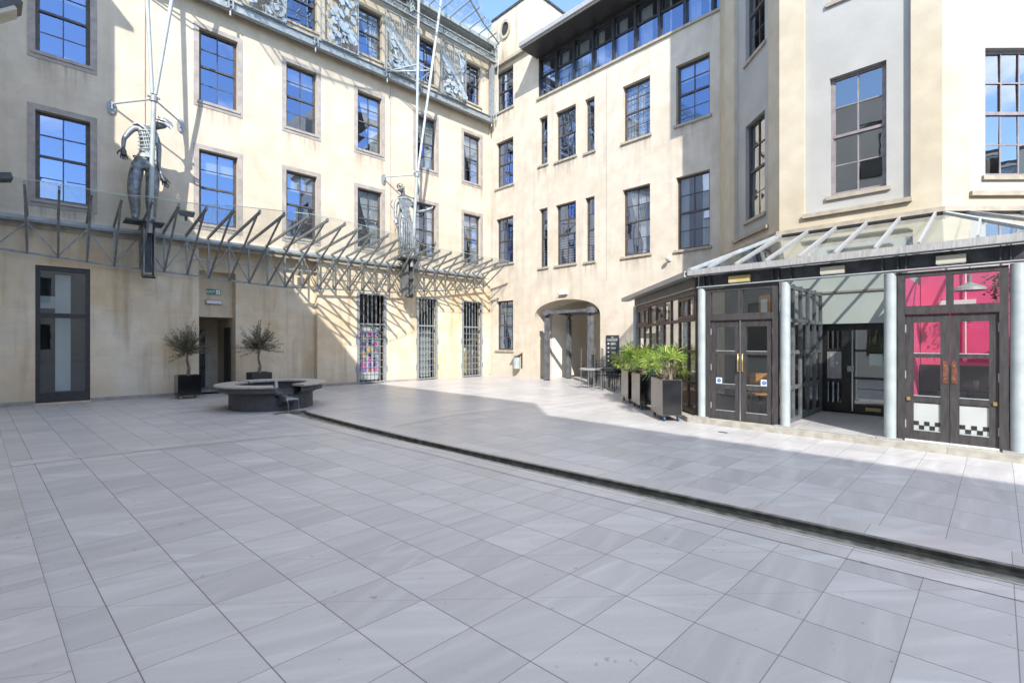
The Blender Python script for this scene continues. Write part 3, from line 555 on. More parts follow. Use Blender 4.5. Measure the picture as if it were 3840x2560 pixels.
pg.quad((u0,-1.2,0),(u0,-3.6,0),(u0,-3.6,3.6),(u0,-1.2,3.6)); pg.quad((14.28,-1.2,0),(u1,-2.2,0),(u1,-2.2,3.6),(14.28,-1.2,3.6)); pg.quad((u1,-2.2,0),(u1,-3.6,0),(u1,-3.6,3.6),(u1,-2.2,3.6)); pg.quad((u0,-3.6,0),(u1,-3.6,0),(u1,-3.6,3.6),(u0,-3.6,3.6)); pg.quad((u0,-1.2,3.55),(14.3,-1.2,3.55),(14.3,-3.6,3.55),(u0,-3.6,3.55)); pg.quad((u0,-1.2,0),(10.78,-1.2,0),(10.78,-1.2,3.6),(u0,-1.2,3.6))
pg.build('passage','passage_wall',bb,False)
gd=MB(FB); a,b=11.0,12.9
gd.box(a,a+.07,-3.58,-3.5,0,2.75); gd.box(b-.07,b,-3.58,-3.5,0,2.75); gd.box(a+.07,b-.07,-3.58,-3.5,2.62,2.75); gd.box(a+.07,b-.07,-3.58,-3.5,.0,.12)
gdo=gd.build('glazed_door','frame_dark',bb)
for k in range(4): p=MB(FB); z=.15+k*.62; p.box(a+.07,b-.07,-3.56,-3.53,z,z+.55); p.build('pane','film_grey',gdo)
for i,(a,b,z0,z1,cc,rr_,cu_) in enumerate(wins):
    window(bb,FB,a,b,z0,z1,cols=cc,rows=rr_,curtain=cu_,sill=.06)
# ribbon window under the eaves
f=MB(FB); mu=[14.0-.945*k for k in range(11)]
f.box(4.5,14.02,-.17,-.09,12.24,12.32); f.box(4.5,14.02,-.17,-.03,13.88,13.984); f.box(4.5,14.02,-.17,-.095,13.14,13.22)
for u in mu: f.box(u-.045,u+.045,-.17,-.02,12.32,13.88)
rb=f.build('ribbon_window','frame_dark',bb); p=MB(FB); p.quad((4.5,-.14,12.3),(14.0,-.14,12.3),(14.0,-.14,13.9),(4.5,-.14,13.9)); p.build('pane','window_glass',rb,False)
for k,u in enumerate(mu[:-1]): drape(FB,u-.32-.1*(k%3),u-.06,12.3,13.9,-.40,'full',k=4).build('curtain','curtain',rb,False); drape(FB,u-.88,u-.78+.1*(k%2),12.3,13.9,-.40,'full',k=2).build('curtain','curtain',rb,False)
s=MB(FB); s.box(4.5,14.1,-.1,.07,12.15,12.238); s.build('sill','stone_ledge',rb)
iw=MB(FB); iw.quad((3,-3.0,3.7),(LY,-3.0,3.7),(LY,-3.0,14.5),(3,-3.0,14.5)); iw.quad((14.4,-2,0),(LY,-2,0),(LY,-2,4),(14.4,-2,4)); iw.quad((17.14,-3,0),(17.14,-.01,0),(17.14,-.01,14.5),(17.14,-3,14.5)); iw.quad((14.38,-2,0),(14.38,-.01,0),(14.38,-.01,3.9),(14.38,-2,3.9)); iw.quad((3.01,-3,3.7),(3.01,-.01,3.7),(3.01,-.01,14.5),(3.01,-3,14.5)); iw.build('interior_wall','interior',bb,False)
fl=MB(FB)
for z in (3.9,8.2,11.75): fl.box(3,LY-.01,-2.99,-.3,z,z+.3)
for y in (8.1,10.4,14.5): fl.box(y,y+.1,-2.98,-.3,4.2,14.3)
fl.build('floor_slab','interior',bb)
rf=MB(); rf.add([(14.28,-5,14.0),(14.28,14.13,14.0),(14.28,14.13,14.2),(14.28,-5,14.2),(20,-5,14.02),(20,14.13,14.02),(20,14.13,16.3),(20,-5,16.3)],[(0,1,2,3),(4,7,6,5),(0,4,5,1),(1,5,6,2),(2,6,7,3),(3,7,4,0)]); rf.build('roof','zinc',bb)
sf=MB(); sf.box(14.33,15.45,-5,14.10,13.985,13.998); sf.build('soffit','frame_dark',bb)
gt=MB(); gt.box(14.20,14.28,-5,14.16,14.06,14.24); gt.build('gutter','zinc',bb)
lg=MB(); lg.box(15.12,15.62,14.2,LY,14.60,14.75); lg.build('ledge','stone_ledge',bb)
tw=MB(); tw.F=lambda u,n,z:(15.6+n,u,z)
n2=28; oc=(15.95,16.15); 
tw.prism([(14.57,14.76),(18.6,14.76),(18.6,15.7),(17.3,17.3),(14.57,17.3)],.0,6.0); tw.build('upper_wall','wall_tower',bb)
cp=MB(); cp.box(15.55,21.6,14.50,17.4,17.302,17.40); cp.build('coping','steel_dark',bb)
oc=MB(lambda u,n,z:(15.6-n,u,z)); R0=(16.42,16.52)
vs=[];fs=[]
for i in range(24):
    t=2*math.pi*i/24
    for r_,nn in ((.36,-.02),(.36,.07),(.25,.07),(.25,-.04)): vs.append((R0[0]+r_*math.cos(t),nn,R0[1]+r_*1.25*math.sin(t)))
for i in range(24):
    j=(i+1)%24
    for k in range(4): fs.append((i*4+k,j*4+k,j*4+(k+1)%4,i*4+(k+1)%4))
oc.add(vs,fs); oco=oc.build('round_window','stone_ledge',bb); oc=MB(lambda u,n,z:(15.6-n,u,z)); oc.quad(*[(R0[0]+.25*math.cos(2*math.pi*i/24),.012,R0[1]+.31*math.sin(2*math.pi*i/24)) for i in range(24)]); oc.build('pane','interior_dark',oco,False)
ej=MB(FB); ej.box(10.48,10.495,.002,.006,3.95,12.1); ej.build('movement_joint','stone_grey',bb)
# ---- small wall fittings
o=thing('wall_light','white rectangular wall light above the arch','light',FB(12.6,0,3.7)); p=MB(FB); p.box(12.4,12.8,0,.08,3.60,3.76); p.build('housing','white_plastic',o); p=MB(FB); p.box(12.38,12.82,.0,.10,3.56,3.60); p.build('base','stone_grey',o)
o=thing('security_camera','small white dome camera on the cream wall above the glazed porch roof','camera',FB(7.9,0,4.45)); p=MB(FB); p.box(7.84,7.96,0,.05,4.40,4.52); p.tube([(7.9,.05,4.46),(7.9,.14,4.44)],.025,8); p.build('bracket','white_plastic',o); p=MB(FB); p.lathe([(0,4.40),(.05,4.405),(.07,4.44),(.07,4.49),(0,4.49)],(7.9,.17),16); p.build('dome','lamp_housing',o)
o=thing('wall_bin','grey metal litter bin with slanted lid fixed to the wall beside the arch','bin',FB(15.15,0,.8))
p=MB(FB); p.tube([(15.2,.17,.42),(15.2,.17,.92)],.15,20); p.build('body','steel_light',o); p=MB(FB); p.add([(15.0,.02,1.12),(15.4,.02,1.12),(15.4,.38,1.0),(15.0,.38,1.0),(15.0,.02,1.14),(15.4,.02,1.14),(15.4,.38,1.02),(15.0,.38,1.02)],[(0,3,2,1),(4,5,6,7),(0,1,5,4),(1,2,6,5),(2,3,7,6),(3,0,4,7)]); p.build('lid','stone_ledge',o); p=MB(FB); p.box(15.0,15.05,-.0,.04,.45,1.15); p.build('bracket','steel_dark',o)
o=thing('notice_board','dark blue directory board with white lettering behind the palms','sign',FB(10.2,0,1.2))
p=MB(FB); p.box(9.92,10.48,0,.05,.25,1.87); p.build('board','sign_dark',o)
FBt=lambda u,n,z:FB(-u,n,z)
text('lettering','THE',.055,'sign_white',FBt,-10.2,.05,1.77,o); text('lettering','ITALIAN CENTRE',.062,'sign_white',FBt,-10.2,.05,1.69,o)
p=MB(FB); p.box(9.97,10.43,.05,.053,1.655,1.662)
for k in range(5):
    z=1.55-k*.16; p.add([(10.42,.052,z),(10.36,.052,z+.035),(10.36,.052,z+.015),(10.33,.052,z+.015),(10.33,.052,z-.015),(10.36,.052,z-.015),(10.36,.052,z-.035)],[(0,1,2,3,4,5,6)])
    for j in range(3): p.box(10.02+.02*(j%2),10.26,.05,.053,z-.04+j*.03,z-.03+j*.03)
p.build('printed_lines','sign_white',o)
# ================================================================ bay building
by=thing('bay_building','faceted bay with grey window panels and cream corner piers above the glazed porch','building',(13.5,2,0))
def bayface(F,L_,p0,p1,wa,wb,zs,pz=4.45):
    facade(F,0,L_,4.0,12.7,[(p0,p1,pz,12.2,.10)]).build('wall','wall_bay',by,False)
    hs=[(wa,wb,z0,z1) for z0,z1 in zs]
    Fr=lambda u,n,z:F(u,n-.10,z)
    facade(Fr,p0,p1,pz,12.2,hs,.16).build('recessed_panel','bay_panel',by,False)
    for z0,z1 in zs: window(by,Fr,wa,wb,z0,z1,rec=.10,sill=.05,glassm='bay_glass',frame='frame_sash' if F is FA else 'frame_sunlit',cols=3 if F is FC else 2)  # sun-facing bay faces take the lightened frame colour
    s=MB(F); s.box(p0-.02,p1+.02,-.09,.07,pz-.09,pz-.004); s.build('ledge','stone_ledge',by)
bayface(FA,2.91,.48,2.30,.84,1.84,[(4.85,7.40),(9.1,11.5)])
bayface(lambda u,n,z:FI(3.54-u,n,z),2.80,.50,2.34,.97,1.95,[(4.78,7.35),(9.0,11.4)])
bayface(FC,3.2,.52,2.5,.90,2.05,[(4.78,7.22),(9.0,11.4)])
# string course, inner ground floor walls, top storey
sc=MB()
def ring(off,z):
    # outline of the bay offset outwards
    d=off; k=d*math.tan(math.pi/8)
    return [(14.16+S2*0-S2*d,5.60+S2*d,z),(12.1-d,3.54+k,z),(12.1-d,.74-k,z),(14.36-S2*d,-1.52-S2*d,z)]
for z0,z1,off in ((4.06,4.15,.10),):
    a=ring(0,z0); b=ring(off,z0); c_=ring(off,z1); d_=ring(0,z1)
    for i in range(3): sc.quad(a[i],a[i+1],b[i+1],b[i]); sc.quad(b[i],b[i+1],c_[i+1],c_[i]); sc.quad(c_[i],c_[i+1],d_[i+1],d_[i])
sc.build('string_course','stone_ledge',by,False)
us=MB(); a=ring(.27,12.7); b=ring(.27,16.5)
for i in range(3): us.quad(a[i],a[i+1],b[i+1],b[i])
us.quad(*a,(16,-1.5,12.7),(16,6,12.7)); us.quad(*b,(16,-1.5,16.5),(16,6,16.5)); us.build('upper_storey','wall_bay',by,False)
sd=MB(); sd.quad((14.16,5.60,0),(15.3,6.2,0),(15.3,6.2,12.7),(14.16,5.60,12.7)); sd.build('return_wall','wall_bay',by,False)
gw=facade(lambda u,n,z:FI(3.54-u,n,z),0,2.8,0,4.0,[(.70,2.06,.1,2.0,.14)]); gw.build('ground_floor_wall','lobby_wall',by,False)
gw=facade(FA,0,2.91,0,4.0,[]); gw.build('ground_floor_wall','cafe_wall',by,False)
gw=facade(FC,0,3.2,0,4.0,[]); gw.build('ground_floor_wall','lobby_wall',by,False)
g2=MB(FI); g2.box(1.5,2.78,.0,.03,2.66,2.70); g2.build('rail','stone_grey',by)
iw=MB(); iw.quad((14.4,-1.2,4),(14.4,5.2,4),(14.4,5.2,12.6),(14.4,-1.2,12.6)); iw.build('interior_wall','interior',by,False)
fl=MB()
for z in (4.2,8.4,12.0): fl.add([(12.35,.9,z),(12.35,3.4,z),(14.2,5.2,z),(14.3,5.2,z),(14.3,-1.1,z)],[(0,1,2,3,4)])
fl.build('floor_slab','interior_dark',by,False)
# entrance door in the lobby wall, front at X = 12.1, recessed
Fe=lambda u,n,z:FI(u,n-.12,z)
f=MB(Fe)
f.box(2.74,2.84,-.06,0,.1,2.0); f.box(1.48,2.74,-.06,0,1.86,2.0); f.box(2.14,2.20,-.06,.01,.1,1.86); f.box(1.48,1.53,-.06,0,.1,1.86)
f.box(2.62,2.74,-.05,-.005,.1,1.86); f.box(2.20,2.36,-.05,-.005,.1,1.86); f.box(2.36,2.62,-.05,-.005,.1,.30); f.box(2.36,2.62,-.05,-.006,1.40,1.46); f.box(2.36,2.62,-.05,-.006,.74,.82); f.box(1.53,2.14,-.05,-.005,.1,.30); f.box(1.53,2.14,-.05,-.006,.82,.87); f.box(1.53,2.14,-.05,-.006,1.40,1.45)
ed=f.build('entrance_door','frame_dark',by)
p=MB(Fe); p.quad((1.5,-.03,.1),(2.8,-.03,.1),(2.8,-.03,1.9),(1.5,-.03,1.9)); p.build('pane','bay_glass',ed,False)
p=MB(Fe); p.box(2.36,2.62,-.02,.012,.82,1.40); p.build('intercom_panel','zinc',ed)
p=MB(Fe)
for k in range(11): p.box(2.49,2.56,.012,.016,1.07+k*.026,1.083+k*.026)
p.box(2.42,2.46,.012,.016,1.14,1.18); p.build('button','sign_white',ed)
p=MB(Fe); p.box(2.15,2.175,.01,.02,.14,1.86); p.build('closing_strip','chrome',ed); p=MB(Fe); p.box(2.13,2.25,.012,.04,.98,1.10); p.build('lock','zinc',ed)
p=MB(Fe); p.box(1.66,1.88,-.028,-.02,1.12,1.36); p.build('notice','paper',ed); p=MB(Fe); p.box(1.68,1.94,-.004,.006,.17,.24); p.build('letter_box','brass_paint',ed)
ib=MB(); ib.quad((12.9,1.2,0),(12.9,3.2,0),(12.9,3.2,2.1),(12.9,1.2,2.1)); ib.quad((12.2,1.2,2.05),(12.9,1.2,2.05),(12.9,3.2,2.05),(12.2,3.2,2.05)); ib.build('lobby_interior','interior',ed,False)
# ================================================================ glazed porch
gp=thing('glazed_porch','single storey glazed porch with pale round columns and black doors round the bay','conservatory',(FX,2,0))
pp=MB(); zt=.10
poly=[(9.20,4.37),(13.2,8.35),(15.29,8.35),(15.29,-5),(13.9,-5),(9.20,-.42)]
pp.prism([(0,0)],0,0) if False else None
k=len(poly); pp.add([(x,y,0) for x,y in poly]+[(x,y,zt) for x,y in poly],[tuple(range(k,2*k))]+[(i,(i+1)%k,k+(i+1)%k,k+i) for i in range(k)])
pp.build('plinth','plinth_stone',gp)
jt=MB(); 
for y in (3.5,2.3,1.6,.5): jt.box(9.196,9.3,y,y+.006,.01,.101)
jt.build('plinth_joint','stone_grey',gp)
lf=MB(); lf.quad((9.3,1.12,.104),(12.09,1.12,.104),(12.09,2.70,.104),(9.3,2.70,.104)); lf.build('lobby_floor','slab_far',gp,False)
cf=MB(); cf.quad((9.5,2.74,.104),(12.09,2.74,.104),(12.09,3.5,.104),(14.1,5.5,.104),(14.6,7.6,.104),(13,7.6,.104),(9.6,4.2,.104)); cf.quad((9.5,-.2,.104),(9.5,1.1,.104),(12.09,1.1,.104),(12.09,-2,.104)); cf.build('cafe_floor','wood_floor',gp,False)
for y in (4.17,2.66,1.18,-.19):
    c1=MB(); c1.tube([(FX,y,.12),(FX,y,2.67)],.080,28); col=c1.build('column','steel_light',gp)
    c1=MB(); c1.box(FX-.15,FX+.15,y-.15,y+.15,.10,.122); c1.build('base_plate','zinc',col)
for F,L_ in ((FS,5.05),(FD,5.5)):
    c1=MB(F); c1.tube([(L_-.1,0,.12),(L_-.1,0,2.67)],.085,20); col=c1.build('column','steel_light',gp)
# beams
bm_=MB(); bm_.box(FX-.02,FX+.06,-.25,4.22,2.715,2.93); bm_.F=FS; bm_.box(0.03,5.05,-.04,.02,2.715,2.93); bm_.F=FD; bm_.box(.03,5.5,-.04,.02,2.715,2.93); bm_.build('beam','steel_dark',gp)
fg=MB(); fg.box(FX-.09,FX+.09,-.27,4.24,2.695,2.713); fg.F=FS; fg.box(.06,5.05,-.06,.07,2.695,2.713); fg.F=FD; fg.box(.06,5.5,-.06,.07,2.695,2.713); fg.build('flange','steel_light',gp)
for y in (4.10,3.98,2.85,2.75,2.55,1.27,1.08,.98,-.02,-.12): st=MB(); st.box(FX-.08,FX-.022,y-.008,y+.008,2.7135,2.93); st.build('stiffener','steel_dark',gp)
gu=MB(); x0,x1=9.17,9.42
E0=(9.20,4.42);E1=(13.56,8.78); 
gu.box(9.19,9.40,-.35,4.37,2.94,3.05); gu.F=FS; gu.box(.10,6.0,-.02,.22,2.94,3.05); gu.F=FD; gu.box(.1,5.6,-.02,.22,2.94,3.05); gu.build('gutter','zinc',gp)
# roof glass
T0=(12.08,3.56,4.05);T1=(14.14,5.62,4.08);T2=(15.28,6.75,4.08);T3=(12.08,.72,4.05);T4=(14.3,-1.5,4.05)
e0=(9.28,4.38,3.06);e1=FS(5.95,.12,3.06);e2=(15.28,e1[1],3.06);e3=(9.28,-.40,3.06);e4=FD(5.5,.12,3.06)
rg=MB(); rg.quad(e3,e0,T0,T3); rg.build('roof_glass','roof_glass',gp,False)
rg=MB(); rg.quad(e0,e1,T1,T0); rg.quad(e1,e2,T2,T1); rg.build('roof_glass','roof_glass',gp,False)
rg=MB(); rg.quad(e3,T3,T4,e4); rg.build('roof_glass','roof_glass',gp,False)
def lerp(a,b,t): return tuple(a[i]+(b[i]-a[i])*t for i in range(3))
for p,q,ww in ((e0,T0,.12),(e3,T3,.07),(e1,T1,.07)): h=MB(); h.bar(lerp(p,q,.0),q,ww,.05); h.build('hip_rafter','steel_light',gp)
for kk,y in enumerate([3.48,2.95,2.42,1.89,1.36,.83]):   # common rafters
    h=MB(); h.bar((9.30,y,3.075),(12.07,y,4.075),.035,.05); h.build('rafter','zinc',gp)
h=MB(); h.bar((9.30,4.0,3.075),(10.9,3.95,3.64),.03,.05); h.build('rafter','zinc',gp)
h=MB(); h.bar((9.30,.2,3.075),(10.75,.2,3.6),.03,.05); h.build('rafter','zinc',gp)
for s_ in (.9,1.9,2.9,3.9,4.9): 
    a_=FS(s_,.1,3.075); t_=FA(max(0,min(2.9,s_-.9)),.02,4.075); h=MB(); h.bar(a_,t_,.035,.05); h.build('rafter','zinc',gp)
for s_ in (.9,1.9,2.9): 
    a_=FD(s_,.1,3.075); t_=FC(max(0,min(2.9,s_-.5)),.02,4.075); h=MB(); h.bar(a_,t_,.035,.05); h.build('rafter','zinc',gp)
h=MB(); h.bar(T0,T3,.05,.05); h.bar(T0,T1,.05,.05); h.bar(T3,T4,.05,.05); h.bar(T1,T2,.05,.05); h.build('flashing','steel_light',gp)
for y0,y1,mt in ((3.23,3.61,'brass_paint'),(1.76,2.10,'lamp_housing'),(.32,.64,'lamp_housing')):
    p=MB(); p.box(FX-.11,FX-.022,y0,y1,2.745,2.86); l_=p.build('beam_lamp',mt,gp); p=MB(); p.box(FX-.10,FX-.03,y0+.01,y1-.01,2.733,2.744); p.build('diffuser','sign_white',l_)
# double doors
def double_door(u0,u1,mat,panes3,film=False):
    F=FF; f=MB(F); z1=2.66
    f.box(u0,u0+.09,-.06,.03,.1,z1); f.box(u1-.09,u1,-.06,.03,.1,z1); f.box(u0+.09,u1-.09,-.06,.03,z1-.07,z1); f.box(u0+.09,u1-.09,-.06,.035,2.03,2.15); um=(u0+u1)/2; f.box(um-.04,um+.04,-.06,.025,2.15,z1-.07)
    fr=f.build('door_surround',mat,gp)
    for a,b in ((u0+.09,um-.04),(um+.04,u1-.09)):
        p=MB(F); p.quad((a,-.02,2.15),(b,-.02,2.15),(b,-.02,z1-.07),(a,-.02,z1-.07)); p.build('pane','clear_glass',fr,False)
    for sgn,(a,b) in ((-1,(u0+.09,um-.003)),(1,(um+.003,u1-.09))):
        f=MB(F); st_=.10; zz=[.11]; f.box(a,a+st_,-.045,.0,.11,2.025); f.box(b-st_,b,-.045,.0,.11,2.025)
        bars=[(.11,.27),(.70,.79),(1.37,1.43),(1.90,2.025)]
        for c,d in bars: f.box(a+st_,b-st_,-.045,-.002,c,d)
        lf_=f.build('door',mat,gp)
        for c,d in ((.27,.70),(.79,1.37),(1.43,1.90)):
            p=MB(F); p.quad((a+st_,-.022,c),(b-st_,-.022,c),(b-st_,-.022,d),(a+st_,-.022,d)); p.build('pane','clear_glass',lf_,False)
            p=MB(F); p.box(a+st_,b-st_,-.004,.004,c,c+.012); p.build('beading','steel_light',lf_)
        if film:
            p=MB(F); p.quad((a+st_,-.018,.27),(b-st_,-.018,.27),(b-st_,-.018,.68),(a+st_,-.018,.68)); p.build('window_film','film_grey',lf_,False)
            w_=(b-a-2*st_)/5; p=MB(F)
            for i in range(5):
                zc=.35 if i%2==0 else .29; p.box(a+st_+i*w_,a+st_+(i+1)*w_-.002,-.016,-.012,zc,zc+.06)
            p.build('checker_strip','black_plastic',lf_)
            p=MB(F); uu=b-.075 if sgn<0 else a+.015; p.box(uu,uu+.06,.0,.008,1.0,1.33); p.build('push_plate','brick_red',lf_)
            p=MB(F); 
            for q_ in (1.06,1.25): p.box(uu+.02,uu+.04,.008,.014,q_,q_+.015)
            p.build('screw','brass',lf_)
            p=MB(F); uu=a+.02 if sgn<0 else b-.06; p.box(uu,uu+.04,0,.02,.72,.77); p.build('bolt','brass',lf_)
            p=MB(F); p.box(a,b,.0,.03,.105,.13); p.build('weather_bar','white_plastic',lf_)
        else:
            p=MB(F); uu=b-.045 if sgn<0 else a+.03
            p.tube([(uu,0,1.05),(uu,.05,1.05),(uu,.05,1.38),(uu,0,1.38)],.011,8); p.build('handle','brass',lf_)
            p=MB(F); uu=(b-st_-.12) if sgn<0 else a+st_; uu=a+st_ if sgn<0 else b-st_-.11
            p.box(uu,uu+.11,-.018,-.012,.80,.91); sk=p.build('sticker','sign_white',lf_)
            p=MB(lambda u,n,z:F(u,n,z)); p.quad(*[(uu+.055+.04*math.cos(2*math.pi*i/20),-.010,.855+.04*math.sin(2*math.pi*i/20)) for i in range(20)]); p.build('sticker_print','blue_print',lf_,False)
            p=MB(F); p.box(uu+.03,uu+.08,-.0095,-.008,.85,.853); p.box(uu+.03,uu+.08,-.0095,-.008,.865,.868); p.build('sticker_text','sign_white',lf_)
        hs=a if sgn<0 else b
        for zz in (.3,1.05,1.75): p=MB(F); p.box(hs-.012,hs+.012,.0,.012,zz,zz+.12); p.build('hinge','zinc',lf_)
    if not film:
        p=MB(F); p.box(um-.012,um+.012,.001,.02,.11,2.02); p.build('closing_strip','chrome',fr)
double_door(2.77,4.08,'door_black',3)
double_door(-.10,1.09,'door_black',3,True)
# side glazing
def side_glaze(F,mus,mat,name):
    f=MB(F); L0,L1=min(mus),max(mus)
    for m_ in mus: f.box(m_-.03,m_+.03,-.05,.0,.12,2.69)
    f.box(L0+.03,L1-.03,-.05,.01,2.58,2.69); f.box(L0+.03,L1-.03,-.05,.012,2.04,2.11); f.box(L0+.03,L1-.03,-.05,.013,1.38,1.44); f.box(L0+.03,L1-.03,-.05,.008,.73,.79); f.box(L0+.03,L1-.03,-.05,.014,.12,.22)
    g_=f.build(name,mat,gp); p=MB(F); p.quad((L0,-.03,.2),(L1,-.03,.2),(L1,-.03,2.6),(L0,-.03,2.6)); p.build('pane','bay_glass',g_,False)
    return g_
sg=side_glaze(FS,[.06,.52,1.07,1.65,2.21,2.82,3.46,4.04,4.64,4.98],'frame_brown','side_glazing')
for a,b in ((.10,1.04),(1.98,2.78),(3.5,4.6)):
    f=MB(FS); f.box(a,b,.0,.03,2.50,2.56); f.box(a,b,.0,.03,2.11,2.17); f.box(a,a+.05,.0,.03,2.17,2.50); f.box(b-.05,b,.0,.03,2.17,2.50); f.build('opening_light','frame_brown',sg)
side_glaze(FD,[.06,1,2,3,4,5],'frame_brown','side_glazing')
# return glazing at the far end, lobby side screens
Fy=lambda u,n,z:(u,7.82-n*-1,z)
side_glaze(lambda u,n,z:(u,7.80+n,z),[13.05,13.8,14.5,15.25],'frame_brown','side_glazing')
f=MB()
for x in (9.55,10.05,10.55,11.05,11.55,12.05): f.box(x-.03,x+.03,2.68,2.74,.12,2.69)
for z in (.12,.72,1.38,1.98,2.6): f.box(9.58,12.02,2.685,2.735,z,z+.07)
ls=f.build('lobby_screen','screen_steel',gp); p=MB(); p.quad((9.5,2.71,.15),(12.1,2.71,.15),(12.1,2.71,2.65),(9.5,2.71,2.65)); p.build('pane','bay_glass',ls,False)
f=MB(); f.box(9.5,12.09,1.09,1.12,.11,2.69); f.build('partition','lobby_wall',gp); f=MB(); f.box(9.5,12.02,1.055,1.087,.11,2.69); f.build('partition','pink_wall',gp)
# pink partition at the back of the right-hand room
f=MB(); f.box(12.03,12.08,-2.5,1.05,.11,2.9); f.build('partition','pink_wall',gp)
f=MB(); f.box(12.0,12.028,.9,1.04,.11,2.85) ; f.build('pilaster','pink_wall',gp)
p=MB(); p.tube([(11.98,.42,1.25),(11.98,.42,2.9)],.014,6); p.build('pipe','sign_white',gp); p=MB(); p.box(11.96,12.0,.28,.78,1.95+.3,2.08+.3); p.build('wall_box','sign_white',gp)
# ---- things inside
o=thing('pendant_lamp','grey dome pendant lamp hanging before the pink wall','lamp',(11.2,.34,2.5))
p=MB(); p.lathe([(.03,2.62),(.06,2.60),(.20,2.53),(.23,2.48),(.215,2.48),(.05,2.57),(.0,2.585)],(11.2,.34),28,closed=False); p.build('shade','zinc',o); p=MB(); p.tube([(11.2,.34,2.60),(11.2,.34,3.5)],.008,6); p.tube([(11.2,.34,2.60),(11.2,.34,2.74)],.03,10); p.build('stem','steel_grey',o)
o=thing('hanging_plant','dark trailing plant hanging in the corner before the pink wall','plant',(11.4,-.05,2.4))
mb=MB()
for i in range(260):
    p_=Vector((11.4+rnd.gauss(0,.09),-.02+rnd.gauss(0,.10),2.75-abs(rnd.gauss(0,.30)))); d=Vector((rnd.gauss(0,1),rnd.gauss(0,1),-.6)).normalized()*.06; s_=d.cross(Vector((rnd.random(),rnd.random(),1))).normalized()*.016
    mb.add([tuple(p_-s_),tuple(p_+s_),tuple(p_+d+s_*.3),tuple(p_+d-s_*.3)],[(0,1,2,3)])
mb.build('foliage','olive_leaf',o,False)
p=MB(); p.tube([(11.4,-.02,3.2),(11.4,-.02,2.7)],.006,5); p.build('cord','steel_dark',o)
o=thing('bench','long black bench seat below the pink wall','bench',(11.7,.2,.1)); p=MB(); p.box(11.45,11.98,-1.6,1.04,.11,.55); p.build('seat','black_plastic',o); p=MB(); p.box(11.86,11.98,-1.6,1.04,.55,1.18); p.build('backrest','black_plastic',o)
o=thing('dining_table','black restaurant table laid with a glass behind the chequered door','table',(10.9,.25,.1)); p=MB(); p.box(10.6,11.2,-.05,.75,.80,.835); p.build('top','black_gloss',o); p=MB(); p.tube([(10.9,.35,.11),(10.9,.35,.80)],.035,10); p.build('leg','steel_dark',o); p=MB(); p.tube([(10.75,.25,.836),(10.75,.25,.98)],[.02,.035],12); p.build('glass','clear_glass',o)
def cafe_chair(x,y,rz,lab):
    o=thing('cafe_chair',lab,'chair',(x,y,.105),'wooden chairs inside the porch')
    ca,sa=math.cos(rz),math.sin(rz); F=lambda u,n,z:(x+ca*u-sa*n,y+sa*u+ca*n,z)
    p=MB(F); p.box(-.2,.2,-.2,.2,.54,.57); p.build('seat','wood',o); p=MB(F); p.box(-.2,.2,.18,.205,.72,.98); p.build('backrest','wood',o)
    for a in (-.18,.18):
        for b in (-.18,.18): p=MB(F); p.tube([(a,b,.105),(a,b,.54 if b<0 else .96)],.014,8); p.build('leg','wood',o)
cafe_chair(10.4,3.45,2.2,'orange wooden chair behind the left leaf of the stickered doors'); cafe_chair(10.7,3.0,.6,'orange wooden chair behind the right leaf of the stickered doors'); cafe_chair(10.6,5.0,1.2,'wooden chair behind the palms inside the side glazing')
o=thing('cafe_table','dark round cafe table behind the stickered doors','table',(11.0,3.6,.1)); p=MB(); p.lathe([(0,.84),(.34,.84),(.34,.87),(0,.87)],(11.0,3.6),24,closed=False); p.build('top','wood_floor',o); p=MB(); p.tube([(11.0,3.6,.105),(11.0,3.6,.84)],.03,8); p.build('leg','steel_dark',o)
o=thing('cafe_table','cafe table with a turquoise cloth behind the side glazing','table',(11.9,6.6,.1)); p=MB(); p.lathe([(0,.84),(.36,.84),(.38,.70),(0,.70)],(11.9,6.6),24,closed=False); p.build('tablecloth','turquoise',o); p=MB(); p.tube([(11.9,6.6,.105),(11.9,6.6,.70)],.03,8); p.build('leg','steel_dark',o)
o=thing('picture','orange wood framed picture on the dark cafe wall','picture',FA(1.0,0,2.3)); p=MB(FA); p.box(.35,.85,.005,.04,2.15,2.75); p.build('frame','wood',o); p=MB(FA); p.box(.45,.75,.04,.045,2.25,2.65); p.build('print','sign_white',o)
o=thing('brick_pier','dark red brick pier inside the cafe behind the doors','pier',(11.8,3.1,.1)); p=MB(); p.box(11.75,12.08,2.8,3.25,.11,2.6); p.build('brickwork','brick_red',o)
# ================================================================ lower steel and glass canopy
cn=thing('glass_canopy','long grey steel truss canopy with tilted glass panes along the building','canopy',(7,16.9,4.5))
def interp(tb,x):
    if x<=tb[0][0]: return tb[0][1]
    for (a,va),(b,vb) in zip(tb,tb[1:]):
        if x<=b: return va+(vb-va)*(x-a)/(b-a)
    return tb[-1][1]
TIPY=[(-.9,14.95),(1.3,14.9),(1.76,14.6),(2.36,14.64),(2.9,14.46),(3.43,14.06),(4.51,13.68),(5.04,13.47),(5.59,13.40),(6.16,13.48),(7.27,13.72),(8.34,14.04),(9.47,14.61),(10.05,14.95),(13.5,15.02),(14.62,15.2)]
BOT=[(-1.5,3.92),(-.4,3.83),(1.2,3.70),(2.9,3.62),(4.5,3.52),(5.6,3.47),(8.3,3.56),(10.05,3.6),(11.2,3.74),(12.3,3.85),(13.5,4.03),(14.7,4.2)]
YC=16.9; xs=[-1.5+.5563*i for i in range(30)]
t=MB(); t.bar((-1.6,YC,4.64),(14.75,YC,4.64),.06,.06)
for a,b in zip(xs,xs[1:]): t.bar((a,YC,interp(BOT,a)),(b,YC,interp(BOT,b)),.06,.05)
